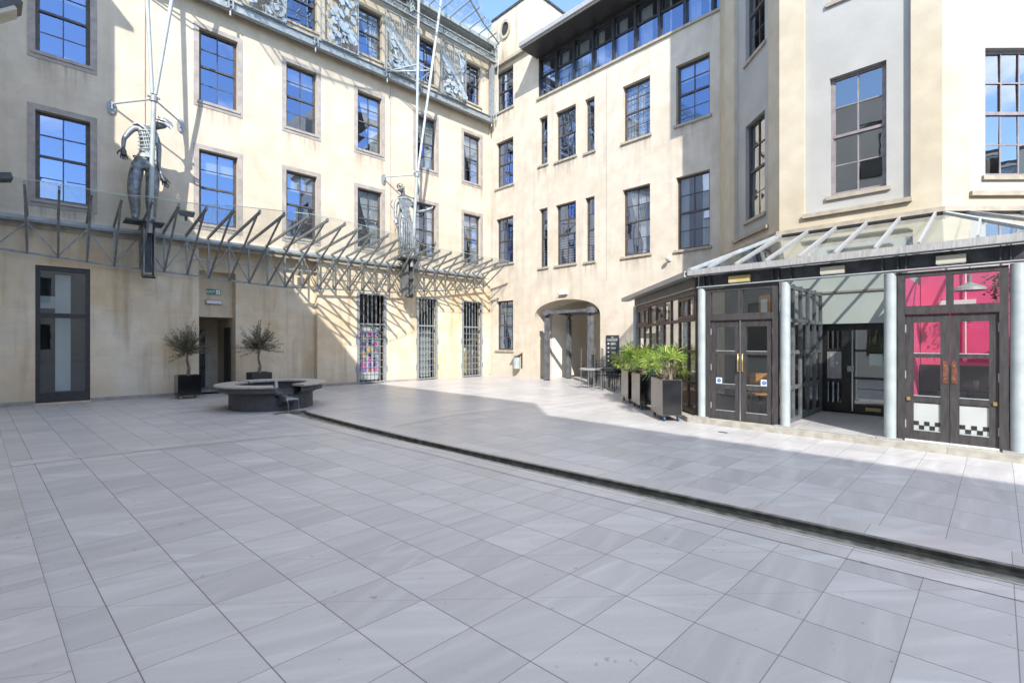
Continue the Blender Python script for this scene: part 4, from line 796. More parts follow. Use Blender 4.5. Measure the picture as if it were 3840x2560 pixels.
t.build('chord','steel_canopy',cn)
for i,x in enumerate(xs):
    zb=interp(BOT,x); ty=interp(TIPY,x)
    if 1.75<x<2.2 or 9.9<x<10.4: pass
    v=MB(); v.bar((x,YC,zb),(x,YC,4.62),.04,.045); v.build('post','steel_canopy',cn)
    v=MB(); v.bar((x,17.08,4.80),(x,ty,5.10),.045,.075); v.box(x-.022,x+.022,ty,ty+.10,5.10,5.16); v.build('rafter','steel_canopy',cn)
    jy=ty+.32; v=MB(); v.bar((x,YC-.02,zb),(x,jy,5.10-(jy-ty)*.3/(17.08-ty)-.03),.04,.045,up=(1,0,0)); v.build('strut','steel_canopy',cn)
    if i+1<len(xs):
        x2=xs[i+1]; zb2=interp(BOT,x2); v=MB()
        if i%2==0: v.bar((x,YC,4.60),(x2,YC,zb2+.03),.03,.03)
        else: v.bar((x,YC,zb+.03),(x2,YC,4.60),.03,.03)
        v.build('brace','steel_canopy',cn)
g_=MB(FL); g_.box(-1.6,14.8,.0,.14,4.66,4.78); g_.build('gutter','steel_light',cn)
g_=MB(FL); g_.box(-1.6,14.8,.0,.05,4.50,4.655); g_.build('packing_board','stone_ledge',cn)
for i in range(len(xs)-1):
    a,b=xs[i]+.006,xs[i+1]-.006; ya,yb=interp(TIPY,a)-.10,interp(TIPY,b)-.10
    g_=MB(); zz=lambda y:4.80+(17.08-y)*.3/(17.08-13.9)*1.0+.07
    def zt_(x,y): ty=interp(TIPY,x); return 4.80+(17.08-y)*.3/(17.08-ty)+.055
    g_.quad((a,17.05,zt_(a,17.05)),(b,17.05,zt_(b,17.05)),(b,yb,zt_(b,yb)),(a,ya,zt_(a,ya))); gp_=g_.build('glass_pane','canopy_glass',cn,False); g_=MB(); g_.bar((a,ya-.004,zt_(a,ya)),(b,yb-.004,zt_(b,yb)),.008,.014); g_.build('pane_edge','glass_edge',gp_); g_=MB(); g_.bar((a,16.1,zt_(a,16.1)+.005),(b,16.1,zt_(b,16.1)+.005),.006,.006); g_.build('pane_joint','glass_edge',gp_)
p=MB(); p.tube([(2.7,YC+.05,4.1),(9.9,YC+.05,4.1)],.02,6); p.build('rail','steel_light',cn)
# ================================================================ masts
def mast(x,lab,glab,mid,up):
    o=thing('steel_mast',lab,'mast',(x,16.3,3.4),'splayed steel masts above the canopy')
    J=(x,15.94,8.17)
    p=MB(); p.tube([J,(x-.04,16.2,5.0),(x-.05,16.25,4.6)],.06,12); p.build('pole','steel_light',o)
    for s_,(dx,z) in zip((-1,1),up):
        pts=[(x+s_*.035,15.93,8.30),(x+dx,15.80,12.5)]; d=Vector(pts[1])-Vector(pts[0]); e=Vector(pts[1])+d*1.6
        p=MB(); p.tube([pts[0],pts[1],tuple(e)],[.045,.055,.06],12); p.build('upper_pole','steel_light',o)
    p=MB(); p.tube([(x,15.94,8.10),(x,15.94,8.24)],.09,12); p.box(x-.14,x+.14,15.90,15.98,8.2,8.24); p.tube([(x-.035,15.93,8.2),(x-.035,15.93,8.35)],.02,6); p.tube([(x+.035,15.93,8.2),(x+.035,15.93,8.35)],.02,6); p.build('joint','steel_grey',o)
    for s_ in (-1,1):
        p=MB(); p.tube([J,(x+s_*.79,17.08,8.17)],.024,8); p.build('arm','steel_light',o)
        p=MB(); c=(x+s_*.79,8.10); p.F=FL; p.prism([(c[0]+.09*math.cos(2*math.pi*i/16),c[1]+.20*math.sin(2*math.pi*i/16)) for i in range(16)],.0,.05); p.box(c[0]-.015,c[0]+.015,.05,.12,c[1]-.08,c[1]+.12); p.build('wall_plate','steel_grey',o)
    for s_ in (-.12,.12): p=MB(); p.box(x-.05+s_-.012,x-.05+s_+.012,16.3,16.75,3.42,4.9); p.build('shoe_plate','steel_canopy',o)
    p=MB(); p.box(x-.12,x+.02,16.5,16.56,3.55,4.85); p.box(x-.19,x+.09,16.2,16.7,4.78,4.86); p.tube([(x-.19,16.4,3.42),(x+.09,16.4,3.42)],.05,8); p.build('shoe','steel_dark',o)
    if mid:
        a=(x-.02,15.80,12.45); b_=(x+.60,15.80,12.45); w1=(x-.88,16.75,12.2); w2=(x+.45,16.75,12.2)
        for q,r_ in ((w1,a),(w1,b_),(w2,b_),(a,b_)): p=MB(); p.tube([q,r_],.024,8); p.build('tie','steel_light',o)
    return o
mast(2.03,'pale steel mast forking upward over the bent metal figure',None,True,[(-.24,12.5),(.58,12.5)])
mast(10.34,'pale steel mast forking upward over the standing metal figure with raised arm',None,True,[(-.05,12.5),(.60,12.5)])
# ================================================================ upper balcony beam, posts, roof glass
ub=thing('steel_balcony','grey steel beam, corner post and glass roof frame on the top floor','balcony',(7,16.8,12))
p=MB(); p.box(-2,15.15,16.80,16.84,12.0,12.27); p.box(-2,15.15,16.74,16.90,12.265,12.29); p.box(-2,15.15,16.72,16.90,11.985,12.0); p.box(-2,15.15,16.905,17.14,12.2,12.24); p.build('beam','steel_grey',ub)
for x in (4.0,6.65,9.45,10.9,14.95): 
    p=MB(); p.box(x-.02,x+.02,16.68,16.80,11.99,12.32); p.box(x+.10,x+.14,16.68,16.80,11.99,12.32); p.tube([(x-.04,16.72,12.1),(x+.16,16.72,12.1)],.03,8); p.tube([(x+.06,16.76,11.98),(x+.06,16.76,11.80)],.03,8); p.build('bracket','steel_grey',ub)
for x in (10.45,15.05):
    p=MB(); p.box(x-.09,x+.09,16.70,16.9,12.29 if x>12 else 14.9,15.5); p.build('post','steel_grey',ub)
    p=MB()
    for k in range(5):
        a=R(-30+k*35); p.tube([(x,16.6,14.95+.05*k),(x+.18*math.cos(a),16.5,15.15+.18*math.sin(a)),(x+.1*math.cos(a+1),16.55,15.35+.2*math.sin(a))],.028,6)
    p.build('scroll_bracket','steel_grey',ub)
p=MB(); p.box(-2,15.2,16.60,16.70,14.80,14.86); p.box(-2,15.2,16.60,16.70,15.10,15.15); p.box(-2,15.2,16.66,17.14,15.45,15.50); p.build('rail','steel_grey',ub)
p=MB(); p.box(-2,15.2,16.55,16.78,15.52,15.70); p.build('gutter','steel_light',ub)
p=MB()
for k in range(42): x=-1.8+k*.41; p.bar((x,16.65,14.86),(x+.2,16.65,15.1),.02,.02); p.box(x-.012,x+.012,16.62,16.68,14.86,15.1)
p.build('lattice','steel_canopy',ub)
p=MB(); p.box(-2,15.2,16.64,16.645,14.87,15.09); p.build('lattice_panel','canopy_glass',ub)
UT=[(2,12.6),(5,12.8),(8,13.5),(10.5,14.2),(12.35,15.1),(13.7,15.8),(15.1,16.35)]
for k in range(26):
    x=1.6+k*.54
    if x>15.1: break
    ye=interp(UT,x); p=MB(); p.bar((x,16.75,15.62),(x,ye-.22,15.66),.03,.05); p.build('roof_rafter','steel_grey',ub)
    x2=min(x+.53,15.12); y2=interp(UT,x2); p=MB(); p.quad((x+.01,16.75,15.70),(x2,16.75,15.70),(x2,y2-.25,15.71),(x+.01,ye-.25,15.71)); p.build('roof_pane','clear_glass',ub,False)
p=MB(); 
for (a,ya),(b,yb) in zip(UT,UT[1:]): p.bar((a,ya,15.60),(b,yb,15.60),.05,.05)
p.bar((15.1,16.35,15.6),(15.1,16.85,15.6),.05,.05); p.bar((2,12.6,15.6),(2,16.75,15.6),.05,.05); p.build('edge_tube','steel_grey',ub)
p=MB(); p.tube([(15.1,16.35,15.58),(15.14,16.6,12.1)],.022,8); p.build('tie_rod','steel_light',ub)
# ================================================================ relief panels
def panel(a,b,z0,z1,lab,style,seed):
    rn=random.Random(seed); F=lambda u,n,z:(u,16.74-n,z)
    o=thing('relief_panel',lab,'sculpture',(a,16.74,z0),'metal relief panels on the top floor')
    f=MB(F); f.box(a,a+.04,-.03,.03,z0,z1); f.box(b-.04,b,-.03,.03,z0,z1); f.box(a+.04,b-.04,-.03,.03,z1-.04,z1); f.box(a+.04,b-.04,-.06,.06,z0-.03,z0+.02); m_=(a*.48+b*.52); f.box(m_-.025,m_+.025,-.03,.03,z0,z1-.04); f.build('frame','steel_grey',o)
    ba=MB(F)
    nb=13
    for i in range(1,nb):
        u=a+(b-a)*i/nb
        if style=='bars' or i%3==0: ba.tube([(u,-.02,z0+.02),(u,-.02,z1-.04)],.009,5)
    for i in range(3): z=z0+(z1-z0)*(i+1)/4; ba.tube([(a,-.02,z),(b,-.02,z+.05)],.008,5)
    ba.build('bars','steel_grey',o)
    cu=MB(F)
    def blob(u,z,r_,n0,t_,k=9,ax=1.0,an=0):
        pts=[]
        for i in range(k):
            th=2*math.pi*i/k; rr2=r_*rn.uniform(.65,1.15); x_=rr2*math.cos(th)*ax; y_=rr2*math.sin(th)
            pts.append((min(b-.03,max(a+.03,u+x_*math.cos(an)-y_*math.sin(an))),z+x_*math.sin(an)+y_*math.cos(an)))
        cu.prism(pts,n0,n0+t_)
    if style=='dense':
        for i in range(60): blob(rn.uniform(a+.1,b-.1),rn.uniform(z0+.1,z1-.1),rn.uniform(.05,.15),rn.uniform(.0,.22),.014,rn.choice((5,6,8,10)),rn.uniform(1,2.2),rn.uniform(0,3))
        for i in range(10):
            u,z=rn.uniform(a+.2,b-.2),rn.uniform(z0+.2,z1-.2); r_=rn.uniform(.08,.18); t0=rn.uniform(0,6); cu.tube([(u+r_*math.cos(t0+k*.4),.06+.01*k%3,z+r_*math.sin(t0+k*.4)) for k in range(10)],.014,5)
    else:
        # sweeping diagonal ribbon, a figure-like cluster and scrap along the foot
        rib=[(a+.05,z1-.75),(a+.35,z1-.95),(m_,z1-1.3),(b-.2,z1-1.75),(b-.05,z1-2.05)] if style=='bars' else [(a+.05,z0+.9),(m_,z0+.7),(b-.05,z0+.2)]
        for (p0,q0),(p1,q1) in zip(rib,rib[1:]): cu.prism([(p0,q0-.10),(p1,q1-.10),(p1,q1+.10),(p0,q0+.10)],.02,.04)
        for i in range(5): cu.tube([(a+.05+(b-a-.1)*k/8,.03,z1-.45-.04*i-(k/8)**1.3*(1.1+.05*i)) for k in range(9)],.010,5)
        cx_,cz_=(a+.25,z0+1.0)
        blob(cx_,cz_+.25,.09,.06,.05); blob(cx_+.05,cz_-.02,.15,.04,.06,8,1.4,1.2); blob(cx_+.20,cz_-.15,.12,.05,.04)
        cu.tube([(cx_-.1,.1,cz_+.1),(cx_+.05,.14,cz_-.12),(cx_+.25,.12,cz_-.05)],.035,6); cu.tube([(cx_+.1,.08,cz_-.1),(cx_+.2,.1,cz_-.4),(cx_+.05,.1,cz_-.6)],.04,6)
        for i in range(34): 
            tt=rn.random(); blob(a+.08+(b-a-.16)*tt,z0+.08+rn.random()*.5*(1-.3*tt)+.02,rn.uniform(.05,.13),rn.uniform(.0,.20),.014,rn.choice((5,7,9)),rn.uniform(1,1.8),rn.uniform(0,3))
        if style=='figure' or style=='bars2': pass
    if style=='bars2' or lab.startswith('fourth'):
        u=b-.28; blob(u,z1-.30,.10,.05,.06); cu.prism([(u-.14,z1-.45),(u+.16,z1-.5),(u+.10,z1-1.0),(u-.08,z1-1.1)],.05,.09); cu.tube([(u-.14,.08,z1-.5),(u-.22,.12,z1-.3),(u-.08,.12,z1-.15)],.03,6); cu.tube([(u-.03,.08,z1-1.1),(u+.02,.08,z1-1.5)],.035,6)
    if style=='dense0':
        pass
    cu.build('cut_metal_relief','relief_metal',o)
    for i in range(5):
        ru=MB(F); u,z=rn.uniform(a+.1,b-.2),rn.uniform(z0+.1,z1-.3); ru.prism([(u,z),(u+.12,z+.03),(u+.10,z+.16),(u-.02,z+.12)],-.015,-.005); ru.build('rusted_plate','rust_metal',o)
    return o
panel(1.85,3.2,12.32,14.66,'first metal relief panel, only its foot at the top edge of the picture','dense',1)
pn=panel(4.38,5.73,12.32,14.66,'relief panel of scrap metal ending in an oval shield with a cross','dense',2)
F=lambda u,n,z:(u,16.74-n,z); p=MB(F)
vs=[];fs=[]
for i in range(28):
    t=2*math.pi*i/28
    for r_,nn in ((1,.10),(1,.13),(.62,.13),(.62,.10)): vs.append((5.42+.26*r_*math.cos(t),nn,12.72+.36*r_*math.sin(t)))
for i in range(28):
    j=(i+1)%28
    for k in range(4): fs.append((i*4+k,j*4+k,j*4+(k+1)%4,i*4+(k+1)%4))
p.add(vs,fs); p.box(5.25,5.59,.11,.125,12.70,12.745); p.box(5.40,5.44,.108,.127,12.50,12.95); p.build('shield','steel_grey',pn)
panel(6.89,8.30,12.32,14.66,'dense relief panel of overlapping cut leaf-like metal shapes','dense',5)
panel(9.41,10.81,12.32,14.66,'barred relief panel with a sweeping ribbon, behind the forked mast','bars',8)
panel(12.05,13.44,12.32,14.66,'fourth relief panel, barred, with a small standing figure at its top right','bars',11)
# ================================================================ metal figures
def skin_mesh(name,verts,edges,radii,mat,parent,sub=1):
    me=bpy.data.meshes.new(name); me.from_pydata(verts,edges,[]); o=bpy.data.objects.new(name,me); C.objects.link(o)
    md=o.modifiers.new('s','SKIN'); md.use_smooth_shade=True
    for v,r_ in zip(me.skin_vertices[0].data,radii): v.radius=(r_,r_) if not isinstance(r_,tuple) else r_
    me.skin_vertices[0].data[0].use_root=True
    sb=o.modifiers.new('b','SUBSURF'); sb.levels=sub; sb.render_levels=sub
    dg=bpy.context.evaluated_depsgraph_get(); m2=bpy.data.meshes.new_from_object(o.evaluated_get(dg)); bpy.data.objects.remove(o)
    m2.materials.clear(); m2.materials.append(M[mat]); q=bpy.data.objects.new(name,m2); C.objects.link(q)
    for pp_ in m2.polygons: pp_.use_smooth=True
    q.parent=parent; q.matrix_parent_inverse=wm(parent).inverted(); return q
def hand(mb,p,d,side,s=1.0):
    d=Vector(d).normalized(); side=Vector(side).normalized(); nrm=d.cross(side).normalized(); p=Vector(p)
    mb.tube([tuple(p),tuple(p+d*.06*s),tuple(p+d*.13*s)],[.03*s,.048*s,.045*s],8)
    for i,(o_,l_) in enumerate(((-.036,.10),(-.012,.12),(.012,.115),(.036,.09))):
        b0=p+d*.12*s+side*o_*s; m1=b0+d*l_*.5*s+side*o_*.3*s; m2=m1+d*l_*.4*s+nrm*l_*.35*s; mb.tube([tuple(b0),tuple(m1),tuple(m2)],[.013*s,.012*s,.008*s],6)
    b0=p+d*.04*s-side*.04*s; mb.tube([tuple(b0),tuple(b0+d*.05*s-side*.04*s),tuple(b0+d*.09*s-side*.05*s)],[.016*s,.014*s,.010*s],6)
st1=thing('metal_statue','life-size bent metal figure with baggy trousers standing above the left mast foot','statue',(1.95,16.25,4.9))
Yf=16.35
V=[(1.88,Yf,6.55),(1.88,Yf-.02,6.80),(1.90,Yf-.05,7.10),(1.95,Yf-.08,7.36),(2.06,Yf-.14,7.50),(2.22,Yf-.22,7.60),(2.32,Yf-.28,7.66),   #0..6
   (1.74,Yf-.05,7.44),(1.60,Yf-.05,7.34),(1.43,Yf-.08,7.02),(1.41,Yf-.15,6.72),  #7..10
   (2.12,Yf+.05,7.36),(2.20,Yf+.02,7.05),(2.18,Yf-.05,6.50),(2.24,Yf-.12,6.22),   #11..14
   (1.74,Yf,6.45),(1.66,Yf-.03,6.0),(1.64,Yf-.06,5.65),(1.68,Yf,5.25),(1.68,Yf-.02,4.98),(1.64,Yf-.22,4.93),   #15..20
   (2.02,Yf,6.45),(2.06,Yf-.04,6.0),(2.02,Yf-.08,5.65),(2.03,Yf,5.25),(2.04,Yf-.02,4.98),(2.02,Yf-.22,4.93)]
E_=[(0,1),(1,2),(2,3),(3,4),(4,5),(5,6),(3,7),(7,8),(8,9),(9,10),(3,11),(11,12),(12,13),(13,14),(0,15),(15,16),(16,17),(17,18),(18,19),(19,20),(0,21),(21,22),(22,23),(23,24),(24,25),(25,26)]
rd=[.17,.12,.15,.17,.07,.14,.12,.10,.085,.06,.045,.09,.07,.055,.04,.17,.17,.16,.13,.09,.06,.17,.17,.16,.13,.09,.06]
skin_mesh('body',V,E_,rd,'statue_metal',st1)
p=MB(); hand(p,(1.41,Yf-.15,6.74),(.05,-.15,-1),(1,0,0),1.5); p.build('hand','steel_dark',st1); p=MB(); hand(p,(2.24,Yf-.12,6.24),(.35,-.15,-1),(-1,0,.2),1.5); p.build('hand','steel_dark',st1)
p=MB()
for k in range(6):
    z=7.38-k*.10; a0=-.2; p.tube([(1.93+.20*math.cos(a0+j*.55),Yf-.05-.17*math.sin(a0+j*.55)-.02,z+.05*math.cos(j*.6)) for j in range(7)],.016,6)
for k in range(4): p.tube([(1.80+.05*k,Yf-.20,7.3),(1.86+.05*k,Yf-.24,6.95),(1.93+.04*k,Yf-.20,6.75)],.015,5)
p.build('ribs','steel_light',st1)
p=MB(); p.tube([(1.70+.34*.5+.24*math.cos(t*.42),Yf-.02-.2*math.sin(t*.42),6.62+.02*math.sin(t)) for t in range(16)],.018,6); p.build('belt','rust_metal',st1)
p=MB(); rf_=random.Random(4)
for lx,lz in ((1.68,0),(2.04,0)):
    for k in range(9):
        z=6.35-k*.16; w_=.13-.006*k; a0=rf_.uniform(2.2,3.4); p.tube([(lx+w_*math.cos(a0+j*.45)+.02,Yf-.06+w_*1.0*-math.sin(a0-1.2+j*.45)*.9,z-.04*j+rf_.uniform(-.02,.02)) for j in range(6)],[.008,.02,.026,.026,.018,.006],6)
p.build('trouser_folds','statue_metal',st1)
p=MB(); p.box(1.86,2.0,Yf-.26,Yf-.22,6.62,6.76); p.tube([(1.62,Yf-.1,7.46),(1.72,Yf-.18,7.50),(1.86,Yf-.22,7.40),(1.98,Yf-.22,7.2)],.03,6); p.tube([(2.02,Yf-.2,7.5),(2.12,Yf-.26,7.30),(2.1,Yf-.25,7.05)],.03,6); p.build('armour','steel_light',st1)
p=MB(); p.tube([(2.14,Yf-.30,7.76),(2.28,Yf-.40,7.74),(2.42,Yf-.36,7.66)],.03,6); p.tube([(2.14,Yf-.34,7.62),(2.26,Yf-.42,7.58),(2.40,Yf-.36,7.52)],.026,6); p.tube([(2.10,Yf-.25,7.70),(2.24,Yf-.40,7.68),(2.44,Yf-.38,7.60)],.02,6); p.tube([(2.42,Yf-.36,7.68),(2.46,Yf-.34,7.60),(2.40,Yf-.34,7.50)],.024,6); p.build('visor','chrome',st1)
p=MB(); p.box(1.45,2.30,16.1,16.75,4.86,4.90); p.build('base_plate','steel_dark',st1)
k0=10.05
st2=thing('metal_statue','robed metal figure with wire head and one raised hand above the right mast foot','statue',(10.1,16.25,4.9))
V=[(10.02,Yf,6.45),(10.00,Yf,6.75),(10.00,Yf-.02,7.0),(10.02,Yf-.04,7.18),(9.96,Yf-.08,7.34),(9.88,Yf-.10,7.50),(9.84,Yf-.12,7.60),
   (9.80,Yf-.02,7.12),(9.68,Yf-.03,7.02),(9.64,Yf-.06,6.65),(9.63,Yf-.14,6.32),
   (10.25,Yf-.02,7.14),(10.38,Yf-.04,7.02),(10.46,Yf-.12,6.80),(10.80,Yf-.25,6.92),
   (9.90,Yf,6.35),(9.92,Yf-.04,5.95),(9.90,Yf-.08,5.6),(9.94,Yf,5.25),(9.95,Yf-.02,4.98),(9.92,Yf-.22,4.93),
   (10.16,Yf,6.35),(10.24,Yf-.05,5.95),(10.30,Yf-.12,5.6),(10.28,Yf,5.25),(10.28,Yf-.02,4.98),(10.28,Yf-.22,4.93)]
rd=[.22,.20,.22,.18,.07,.12,.10,.12,.09,.07,.05,.12,.09,.07,.05,.20,.20,.18,.15,.10,.06,.20,.20,.18,.15,.10,.06]
V=[(k0+(a-k0)*1.15,b-.02,c) for a,b,c in V]
skin_mesh('body',V,E_,rd,'statue_light',st2)
p=MB(); hand(p,(9.56,Yf-.14,6.34),(0,-.2,-1),(1,0,0),1.4); p.build('hand','statue_light',st2); p=MB(); hand(p,(10.90,Yf-.25,6.92),(.9,-.2,.5),(0,1,.1),1.4); p.build('hand','statue_light',st2)
p=MB()
for i in range(9):
    a=i*.9; p.tube([(9.80+.17*math.cos(a+j*.7)*math.cos(i),Yf-.12+.12*math.sin(a+j*.7),7.58+.14*math.sin(a*.7+j*.6)) for j in range(8)],.009,5)
for i in range(4): p.tube([(10.40+.03*i,Yf-.08,7.25-.02*i),(10.50+.02*i,Yf-.1,7.1),(10.42+.04*i,Yf-.12,6.85),(10.52,Yf-.12,6.75)],.009,5)
p.tube([(9.50,Yf,7.1),(9.42,Yf,6.9),(9.52,Yf,6.75)],.012,5); p.tube([(9.62,Yf-.2,7.2),(9.9,Yf-.3,7.3),(10.2,Yf-.3,7.24),(10.4,Yf-.2,7.3)],.02,5); p.build('wire','steel_dark',st2)
p=MB()
p.F=lambda u,n,z:(u,Yf-n,z)
p.prism([(9.68,7.12),(9.86,7.10),(9.90,6.92),(9.80,6.72),(9.70,6.80)],.16,.20); p.prism([(10.0,7.2),(10.2,7.22),(10.26,7.0),(10.1,6.86),(9.97,6.95)],.17,.21)
p.prism([(9.84+.30*.5+.19*math.cos(t*.5),6.68+.20*math.sin(t*.5)) for t in range(12)],.18,.21)
p.build('breastplate','statue_light',st2)
p=MB(); p.tube([(10.02+.22*math.cos(3.5-t*.3),Yf-.20*abs(math.sin(t*.3))-.03,6.50-.03*t*.5) for t in range(10)],.02,6); p.tube([(9.75,Yf-.2,6.6),(9.68,Yf-.2,6.1),(9.74,Yf-.18,5.5)],.03,6); p.build('sash','rust_metal',st2)
p=MB()
for k in range(7): p.tube([(9.78+.085*k,Yf-.24,6.4),(9.80+.09*k,Yf-.27,6.0-.05*(k%3)),(9.76+.10*k,Yf-.24,5.3)],.026,6)
p.tube([(10.35+.13*math.cos(t*.6),Yf-.2,5.85+.17*math.sin(t*.6)) for t in range(12)],.018,6); p.build('robe_folds','statue_light',st2)
p=MB(); p.box(9.75,10.6,16.1,16.75,4.86,4.90); p.build('base_plate','steel_dark',st2)
# floodlights
def flood(x,y,z,lab,rz=0):
    o=thing('floodlight',lab,'floodlight',(x,y,z)); p=MB(); p.add([(x-.2,y-.12,z+.12),(x+.2,y-.12,z+.12),(x+.2,y+.1,z+.2),(x-.2,y+.1,z+.2),(x-.16,y-.1,z-.02),(x+.16,y-.1,z-.02),(x+.16,y+.08,z+.06),(x-.16,y+.08,z+.06)],[(0,1,2,3),(4,7,6,5),(0,4,5,1),(1,5,6,2),(2,6,7,3),(3,7,4,0)]); p.build('housing','steel_dark',o)
    p=MB(); p.box(x-.03,x+.03,y-.02,y+.02,z-.12,z+.02); p.build('bracket','steel_dark',o)
flood(2.75,15.9,5.12,'small black floodlight on the canopy beside the left mast')
o=thing('floodlight','black slab-shaped floodlight at the left edge above the canopy','floodlight',(-1,11.6,4.2)); p=MB(); p.bar((-1.5,11.6,4.10),(-.46,11.72,4.40),.35,.10); p.build('housing','steel_dark',o)
o=thing('lantern','glazed lantern with dark frame in the upper left corner','lamp',(-1.0,11.6,6.8)); p=MB(); p.bar((-1.5,11.6,6.3),(-.36,11.68,7.34),.50,.10); p.build('frame','steel_dark',o); p=MB(); p.bar((-1.45,11.58,6.26),(-.42,11.62,7.20),.38,.10); p.build('diffuser','lamp_housing',o)
# ================================================================ fountain
fo=thing('fountain','round dark stone fountain basin with a wide pale rim and a water spout','fountain',(3.99,12.67,0))
cx_,cy_=3.99,12.67
p=MB(); p.lathe([(.94,0),(.94,.36),(1.13,.44),(1.17,.44),(1.17,.545),(.86,.545),(.86,.36),(.80,.30),(0,.30)],(cx_,cy_),64,R(-76),R(-104+360),closed=False); p.build('basin','fountain_stone',fo,False)
p=MB(); p.lathe([(.88,0.0),(.88,.30),(.94,.30),(.94,0.0)],(cx_,cy_),8,R(-104),R(-76)); p.build('basin_front','fountain_stone',fo)
for a0,a1,r1,dz in ((-75,112,1.26,.0),(116,254,1.245,-.012)):
    p=MB(); p.lathe([(.80,.56+dz),(r1-.02,.56+dz),(r1,.575+dz),(r1,.60+dz),(r1-.02,.61+dz),(.82,.61+dz),(.80,.60+dz)],(cx_,cy_),44,R(a0),R(a1)); p.build('rim','fountain_rim',fo)
p=MB(); p.lathe([(0,.46),(.85,.46)],(cx_,cy_),40,closed=False); p.build('water','water',fo,False)
p=MB(); p.box(cx_-.13,cx_+.13,11.30,11.95,.26,.29); p.box(cx_-.16,cx_-.13,11.30,11.95,.26,.36); p.box(cx_+.13,cx_+.16,11.30,11.95,.26,.36); p.add([(cx_-.16,11.5,.26),(cx_+.16,11.5,.26),(cx_+.16,11.8,.06),(cx_-.16,11.8,.06),(cx_+.16,11.8,.26),(cx_-.16,11.8,.26)],[(0,1,2,3),(1,4,2),(0,3,5),(3,2,4,5)]); p.box(cx_-.22,cx_-.05,11.62,11.90,.40,.43); p.build('spout','fountain_stone',fo)
p=MB(); p.box(cx_-.128,cx_+.128,11.29,11.95,.291,.315); 
vs=[]
for i in range(9):
    t=i/8; y=11.29-.12*t**.7; z=.30-.385*t**1.6
    for u in range(7): vs.append((cx_-.12+(0,.008,.05,.1,.15,.232,.24)[u]+rnd.uniform(-.004,.004),y+rnd.uniform(-.004,.004),z))
p.add(vs,[(i*7+u,i*7+u+1,(i+1)*7+u+1,(i+1)*7+u) for i in range(8) for u in (0,5)],True); p.build('falling_water','falling_water',fo,False)
p=MB(); p.tube([(cx_+.1,cy_,.46),(cx_+.1,cy_,.62),(cx_+.1,cy_,.68)],[.05,.03,.008],10); p.build('jet','falling_water',fo)
# ================================================================ planters and plants
def olive(x,y,wd,lab,plab,seed,trunkh,cz):
    rn=random.Random(seed)
    o=thing('planter',plab,'planter',(x,y,0),'square black planters by the porch'); h=wd/2
    p=MB(); p.add([(x-h,y-h,.09),(x+h,y-h,.09),(x+h,y+h,.09),(x-h,y+h,.09),(x-h,y-h,.66),(x+h,y-h,.66),(x+h,y+h,.66),(x-h,y+h,.66),(x-h+.03,y-h+.03,.66),(x+h-.03,y-h+.03,.66),(x+h-.03,y+h-.03,.66),(x-h+.03,y+h-.03,.66),(x-h+.03,y-h+.03,.60),(x+h-.03,y-h+.03,.60),(x+h-.03,y+h-.03,.60),(x-h+.03,y+h-.03,.60)],
      [(3,2,1,0),(0,1,5,4),(1,2,6,5),(2,3,7,6),(3,0,4,7),(4,5,9,8),(5,6,10,9),(6,7,11,10),(7,4,8,11),(8,9,13,12),(9,10,14,13),(10,11,15,14),(11,8,12,15)]); p.build('box','black_gloss',o)
    p=MB(); p.box(x-h+.03,x+h-.03,y-h+.03,y+h-.03,.55,.615); p.build('soil','soil',o)
    for a in (-1,1):
        for b in (-1,1): p=MB(); c=(x+a*(h-.07),y+b*(h-.07)); p.tube([(c[0]-.02,c[1],.04),(c[0]+.02,c[1],.04)],.04,12); p.build('castor','zinc',o)
    t=thing('olive_tree',lab,'tree',(x,y,.61),'olive trees in black planters')
    p=MB(); pts=[(x,y,.60),(x+.03,y,.85),(x-.02,y+.01,1.1),(x+.01,y,trunkh)]; p.tube(pts,[.055,.04,.032,.028],8)
    tips=[]
    for i in range(80):
        th=rn.uniform(0,6.28); ph=rn.uniform(-.25,1.35) if i>14 else rn.uniform(-.5,.1); l_=rn.uniform(.36,.74)*(1.0 if ph>.75 else 1.0)
        d=Vector((math.cos(th)*math.cos(ph),math.sin(th)*math.cos(ph),math.sin(ph)*1.15)); b0=Vector((x,y,trunkh-.02+rn.uniform(-.04,.12)))
        mid=b0+d*l_*.5+Vector((rn.gauss(0,.03),rn.gauss(0,.03),.02)); e=mid+(d+Vector((rn.gauss(0,.2),rn.gauss(0,.2),.25))).normalized()*l_*.6
        p.tube([tuple(b0),tuple(mid),tuple(e)],[.011,.007,.003],5); tips.append((b0,mid,e))
    p.build('trunk','bark',t)
    mb=MB()
    for b0,mid,e in tips:
        for k in range(95):
            s_=rn.uniform(.12,1)**.8; q=(b0.lerp(mid,s_*2) if s_<.5 else mid.lerp(e,s_*2-1))+Vector((rn.gauss(0,.022),rn.gauss(0,.022),rn.gauss(0,.022)))
            ax=(e-b0).normalized(); d=(ax*.7+Vector((rn.gauss(0,.6),rn.gauss(0,.6),rn.gauss(0,.6)))).normalized()*rn.uniform(.025,.048); sd_=d.cross(Vector((rn.gauss(0,1),rn.gauss(0,1),rn.gauss(0,1)))).normalized()*.0065
            mb.add([tuple(q),tuple(q+d*.5+sd_),tuple(q+d),tuple(q+d*.5-sd_)],[(0,1,2,3)])
    mb.build('crown','olive_leaf',t,False)
olive(2.87,16.35,.56,'grey-green olive tree left of the porch doorway','black cube planter holding the left olive tree',3,1.36,1.9)
olive(4.75,16.30,.58,'grey-green olive tree right of the porch, behind the fountain','black cube planter holding the right olive tree, half hidden by the fountain',9,1.44,2.0)
